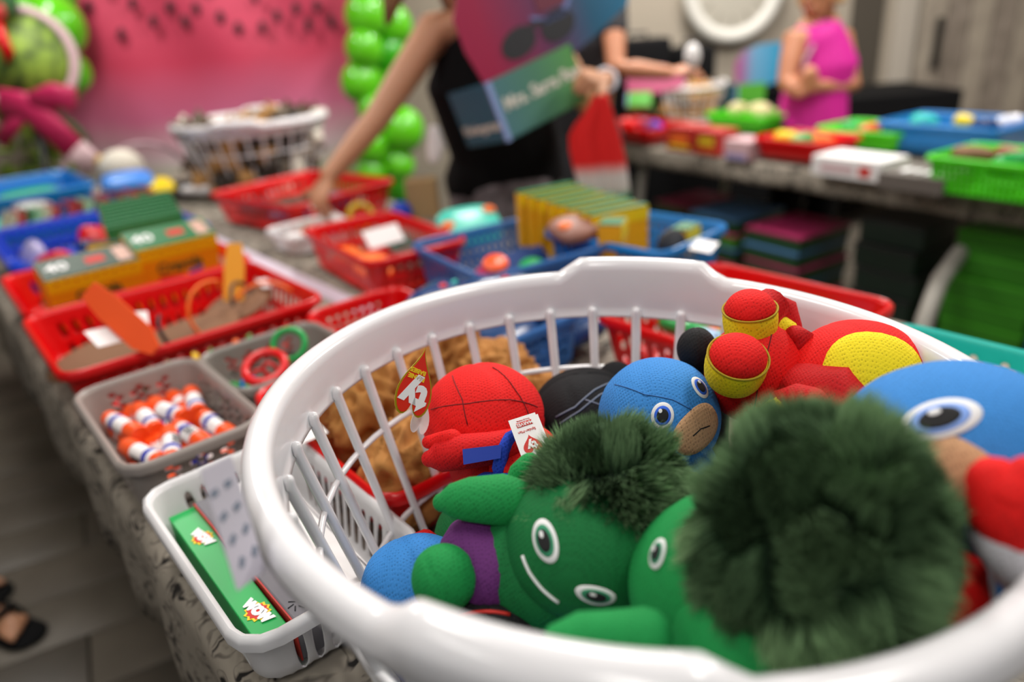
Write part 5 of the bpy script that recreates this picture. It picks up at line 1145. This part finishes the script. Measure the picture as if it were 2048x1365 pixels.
garment(root, 'tank_top', BLACKC, [([J['pelvis']+V((.0, 0, -.02)), J['waist'], J['chest'], mid-V((0, 0, .03))], [.215, .19, .185, .135], dict(side=sd, flat=.72)), ([J['chest'], mid.lerp(J['shl'], .62)+V((0, 0, .02))], [.10, .045], {}), ([J['chest'], mid.lerp(J['shr'], .62)+V((0, 0, .02))], [.10, .045], {})])
PANTS = mat('marbled_grey_cloth', '#8d8488', .8, noisy=('#5c5458', 22))
garment(root, 'trousers', PANTS, [([J['pelvis']-V((0, 0, .03)), J['pelvis']-V((0, 0, .10))], [.20, .19], dict(side=sd, flat=.8))]+[([J['pelvis']+sd*s_*.085-V((0, 0, .06)), k_, a_+V((0, 0, .03))], [.12, .085, .06], {}) for s_, k_, a_ in ((-1, J['knl'], J['anl']), (1, J['knr'], J['anr']))])
hairmesh(root, hp, M, HAIR, .24)
rel(B().capsule([G(868, 262, 2.23), G(872, 290, 2.23), G(868, 315, 2.23)], [.018, .028, .020], 12, flat=.5), root).make('badge', PAPER, root)
rel(B().capsule([hp(.05, -.02, -.04), G(808, -50, 2.27), G(782, 5, 2.27), G(776, 42, 2.28)], [.040, .034, .026, .012], 12), root).make('hair_strand', HAIR, root)
rel(B().tube([J['wrr']+V((.03*math.cos(a), .012*math.sin(a), .03*math.sin(a))) for a in [2*math.pi*i/16 for i in range(16)]], .006, 6, closed=True), root).make('bracelet', mat('silver_wrap'), root)
# towel in her hand
b = B(); rows = [(188, 1188, 1215), (230, 1170, 1228), (265, 1128, 1240), (330, 1145, 1254), (410, 1165, 1264)]
fr_, gg = 12, []
for (py, xa, xb) in rows:
    gg.append([b.bm.verts.new(aty(xa+(xb-xa)*i/fr_, py+(6*math.sin(i) if py > 300 else 0), 2.10+.010*math.sin(i*1.15)*(py-170)/240)) for i in range(fr_+1)])
for i in range(len(gg)-1):
    for j in range(fr_): b.bm.faces.new((gg[i][j], gg[i][j+1], gg[i+1][j+1], gg[i+1][j]))
za, zb_ = aty(1210, 412, 2.13).z, aty(1210, 318, 2.13).z
tow = b.make('watermelon_towel', ramp_mat('towel_print', [(0, '#1f7a4c'), (.26, '#3f8f64'), (.38, '#cfc8be'), (.62, '#d4ccc6'), (.85, '#e01414'), (1, '#e01414')], 2, za-.01, zb_+.02, .8), solid=.006, sub=1)
tag(tow, 'red, white and green watermelon towel hanging from the hand of the woman in black', 'towel')
# helper behind the carton, forearm reaching right
J = dict(pelvis=V((.35, 3.22, .86)), waist=V((.35, 3.20, 1.0)), chest=V((.33, 3.16, 1.2)), shl=V((.16, 3.18, 1.36)), shr=V((.50, 3.14, 1.36)), neck=V((.33, 3.14, 1.44)), head=V((.33, 3.10, 1.58)), face=V((.3, -.9, -.3)),
         elr=G(1232, 136, 2.98), wrr=G(1338, 146, 2.92), hdr=G(1400, 140, 2.88)-G(1338, 146, 2.92), upr=V((0, -.3, 1)), curlr=.6,
         ell=V((.16, 3.05, 1.12)), wrl=V((.30, 2.92, 1.02)), hdl=V((1, -.3, 0)), curll=.6, knl=V((.27, 3.20, .45)), knr=V((.43, 3.20, .45)), anl=V((.26, 3.25, .08)), anr=V((.44, 3.25, .08)), foot=V((.2, -1, 0)))
root, hp, M, sd = person('helper in charcoal hidden behind the held carton, forearm reaching right', {**J, 'shoe': 1}, SKIN2)
mid = (J['shl']+J['shr'])/2; CHAR = mat('charcoal_cloth', '#2a2a2e', .85)
garment(root, 'shirt', CHAR, [([J['pelvis'], J['waist'], J['chest'], mid-V((0, 0, .02))], [.16, .15, .16, .13], dict(side=sd, flat=.72))]+[([mid.lerp(J[a], .6), J[a], J[a].lerp(J[e], .45)], [.07, .066, .056], {}) for a, e in (('shl', 'ell'), ('shr', 'elr'))])
garment(root, 'trousers', CHAR, [([J['pelvis']+sd*s_*.085-V((0, 0, .04)), k_, a_], [.115, .08, .055], {}) for s_, k_, a_ in ((-1, J['knl'], J['anl']), (1, J['knr'], J['anr']))])
hairmesh(root, hp, M, HAIR, .15)
rel(B().ell(G(1385, 112, 2.86), (.03, .02, .045), u=12, v=8), root).make('held_paper', PAPER, root)
# woman in magenta by the barn door
yy = 3.42
J = dict(pelvis=G(1622, 252, yy), waist=G(1630, 190, yy), chest=G(1645, 130, yy), shl=G(1590, 82, yy-.05), shr=G(1682, 78, yy+.04), neck=G(1648, 40, yy), head=G(1640, -20, yy-.03), face=V((-.75, -.6, -.15)),
         elr=G(1704, 172, yy-.02), wrr=G(1640, 172, yy-.14), hdr=G(1600, 150, yy-.17)-G(1640, 172, yy-.14), upr=V((0, -.8, .5)), curlr=1.2,
         ell=G(1572, 165, yy-.12), wrl=G(1600, 185, yy-.2), hdl=V((.3, -.1, .6)), upl=V((0, -1, 0)), curll=1.0)
pz = J['pelvis']; J.update(knl=V((pz.x-.09, pz.y, .46)), knr=V((pz.x+.09, pz.y, .46)), anl=V((pz.x-.09, pz.y+.03, .08)), anr=V((pz.x+.09, pz.y+.03, .08)), foot=V((-.6, -.8, 0)))
root, hp, M, sd = person('woman in a magenta sleeveless top standing before the barn door', J, SKIN2)
mid = (J['shl']+J['shr'])/2
garment(root, 'sleeveless_top', MAGENTA, [([J['pelvis'], J['waist'], J['chest'], mid-V((0, 0, .03))], [.175, .158, .168, .140], dict(side=sd, flat=.78)), ([J['chest'], mid.lerp(J['shl'], .7)+V((0, 0, .02))], [.10, .045], {}), ([J['chest'], mid.lerp(J['shr'], .7)+V((0, 0, .02))], [.10, .045], {})])
garment(root, 'trousers', BLACKC, [([J['pelvis']-V((0, 0, .06)), J['pelvis']-V((0, 0, .12))], [.165, .165], dict(side=sd, flat=.8))]+[([J['pelvis']+sd*s_*.085-V((0, 0, .06)), k_, a_+V((0, 0, .10))], [.12, .08, .06], {}) for s_, k_, a_ in ((-1, J['knl'], J['anl']), (1, J['knr'], J['anr']))])
hairmesh(root, hp, M, HAIRB, .06)
rel(B().tube([hp(-.03, .03, -.15), G(1610, 120, yy-.14), G(1605, 160, yy-.16)], .009, 8), root).make('lanyard', mat('mauve_strap', '#a07a88', .6), root)
# person at the left edge of the picture: only an arm and a sandalled foot show
J = dict(pelvis=V((-1.62, 1.42, .90)), waist=V((-1.60, 1.42, 1.05)), chest=V((-1.58, 1.42, 1.22)), shl=V((-1.62, 1.22, 1.38)), shr=V((-1.56, 1.60, 1.38)), neck=V((-1.56, 1.41, 1.46)), head=V((-1.53, 1.41, 1.62)), face=V((1, .1, -.3)),
         elr=G(-22, 260, 1.85), wrr=G(-110, 400, 1.80), hdr=V((-.5, .0, -1)), upr=V((-1, 0, 0)), curlr=.5, ell=V((-1.50, 1.08, 1.12)), wrl=V((-1.34, 1.14, .98)), hdl=V((.6, .2, -.3)), curll=.5,
         knl=V((-1.50, 1.38, .47)), knr=V((-1.58, 1.56, .47)), anl=V((-1.42, 1.46, .085)), anr=V((-1.60, 1.62, .085)), foot=V((.90, -.42, 0)))
root, hp, M, sd = person('person at the left edge in black clothes and black sandals', J, SKIN)
mid = (J['shl']+J['shr'])/2
garment(root, 'shirt', BLACKC, [([J['pelvis'], J['waist'], J['chest'], mid-V((0, 0, .02))], [.17, .155, .165, .13], dict(side=sd, flat=.72))])
garment(root, 'trousers', BLACKC, [([J['pelvis']+sd*s_*.085-V((0, 0, .04)), k_, a_+V((0, 0, .10))], [.12, .085, .065], {}) for s_, k_, a_ in ((-1, J['knl'], J['anl']), (1, J['knr'], J['anr']))])
hairmesh(root, hp, M, HAIR, .2)
fd = J['foot'].normalized(); lat = fd.cross(V((0, 0, 1)))
for a_ in (J['anl'], J['anr']):
    c_ = V((a_.x, a_.y, .0)); 
    b = B().capsule([c_-fd*.05+V((0, 0, .008)), c_+fd*.06+V((0, 0, .008)), c_+fd*.19+V((0, 0, .008))], [.042, .045, .048], 16, side=lat, flat=.18); sl = rel(b, root).make('sandal', BLACKC, root)
    b = B()
    for q_ in (.07, .115): b.tube([c_+fd*q_+lat*.050+V((0, 0, .01)), c_+fd*(q_+.01)+lat*.030+V((0, 0, .062)), c_+fd*(q_+.01)-lat*.030+V((0, 0, .062)), c_+fd*q_-lat*.050+V((0, 0, .01))], .012, 8, side=fd, flat=.4)
    rel(b, root).make('strap', BLACKC, sl)
q = simple('paper_bag', 'small tan paper bag standing beyond the tables beside the woman in black', 'bag', B().box((0, 0, .06), (.10, .07, .12), bev=.004), BROWN if False else mat('kraft_paper', '#a88a60', .8), smooth=False); q.location = at(850, 432, TZ)
for o in COL.objects:
    if o.parent is None and o.name.startswith('lamp_light'): pass
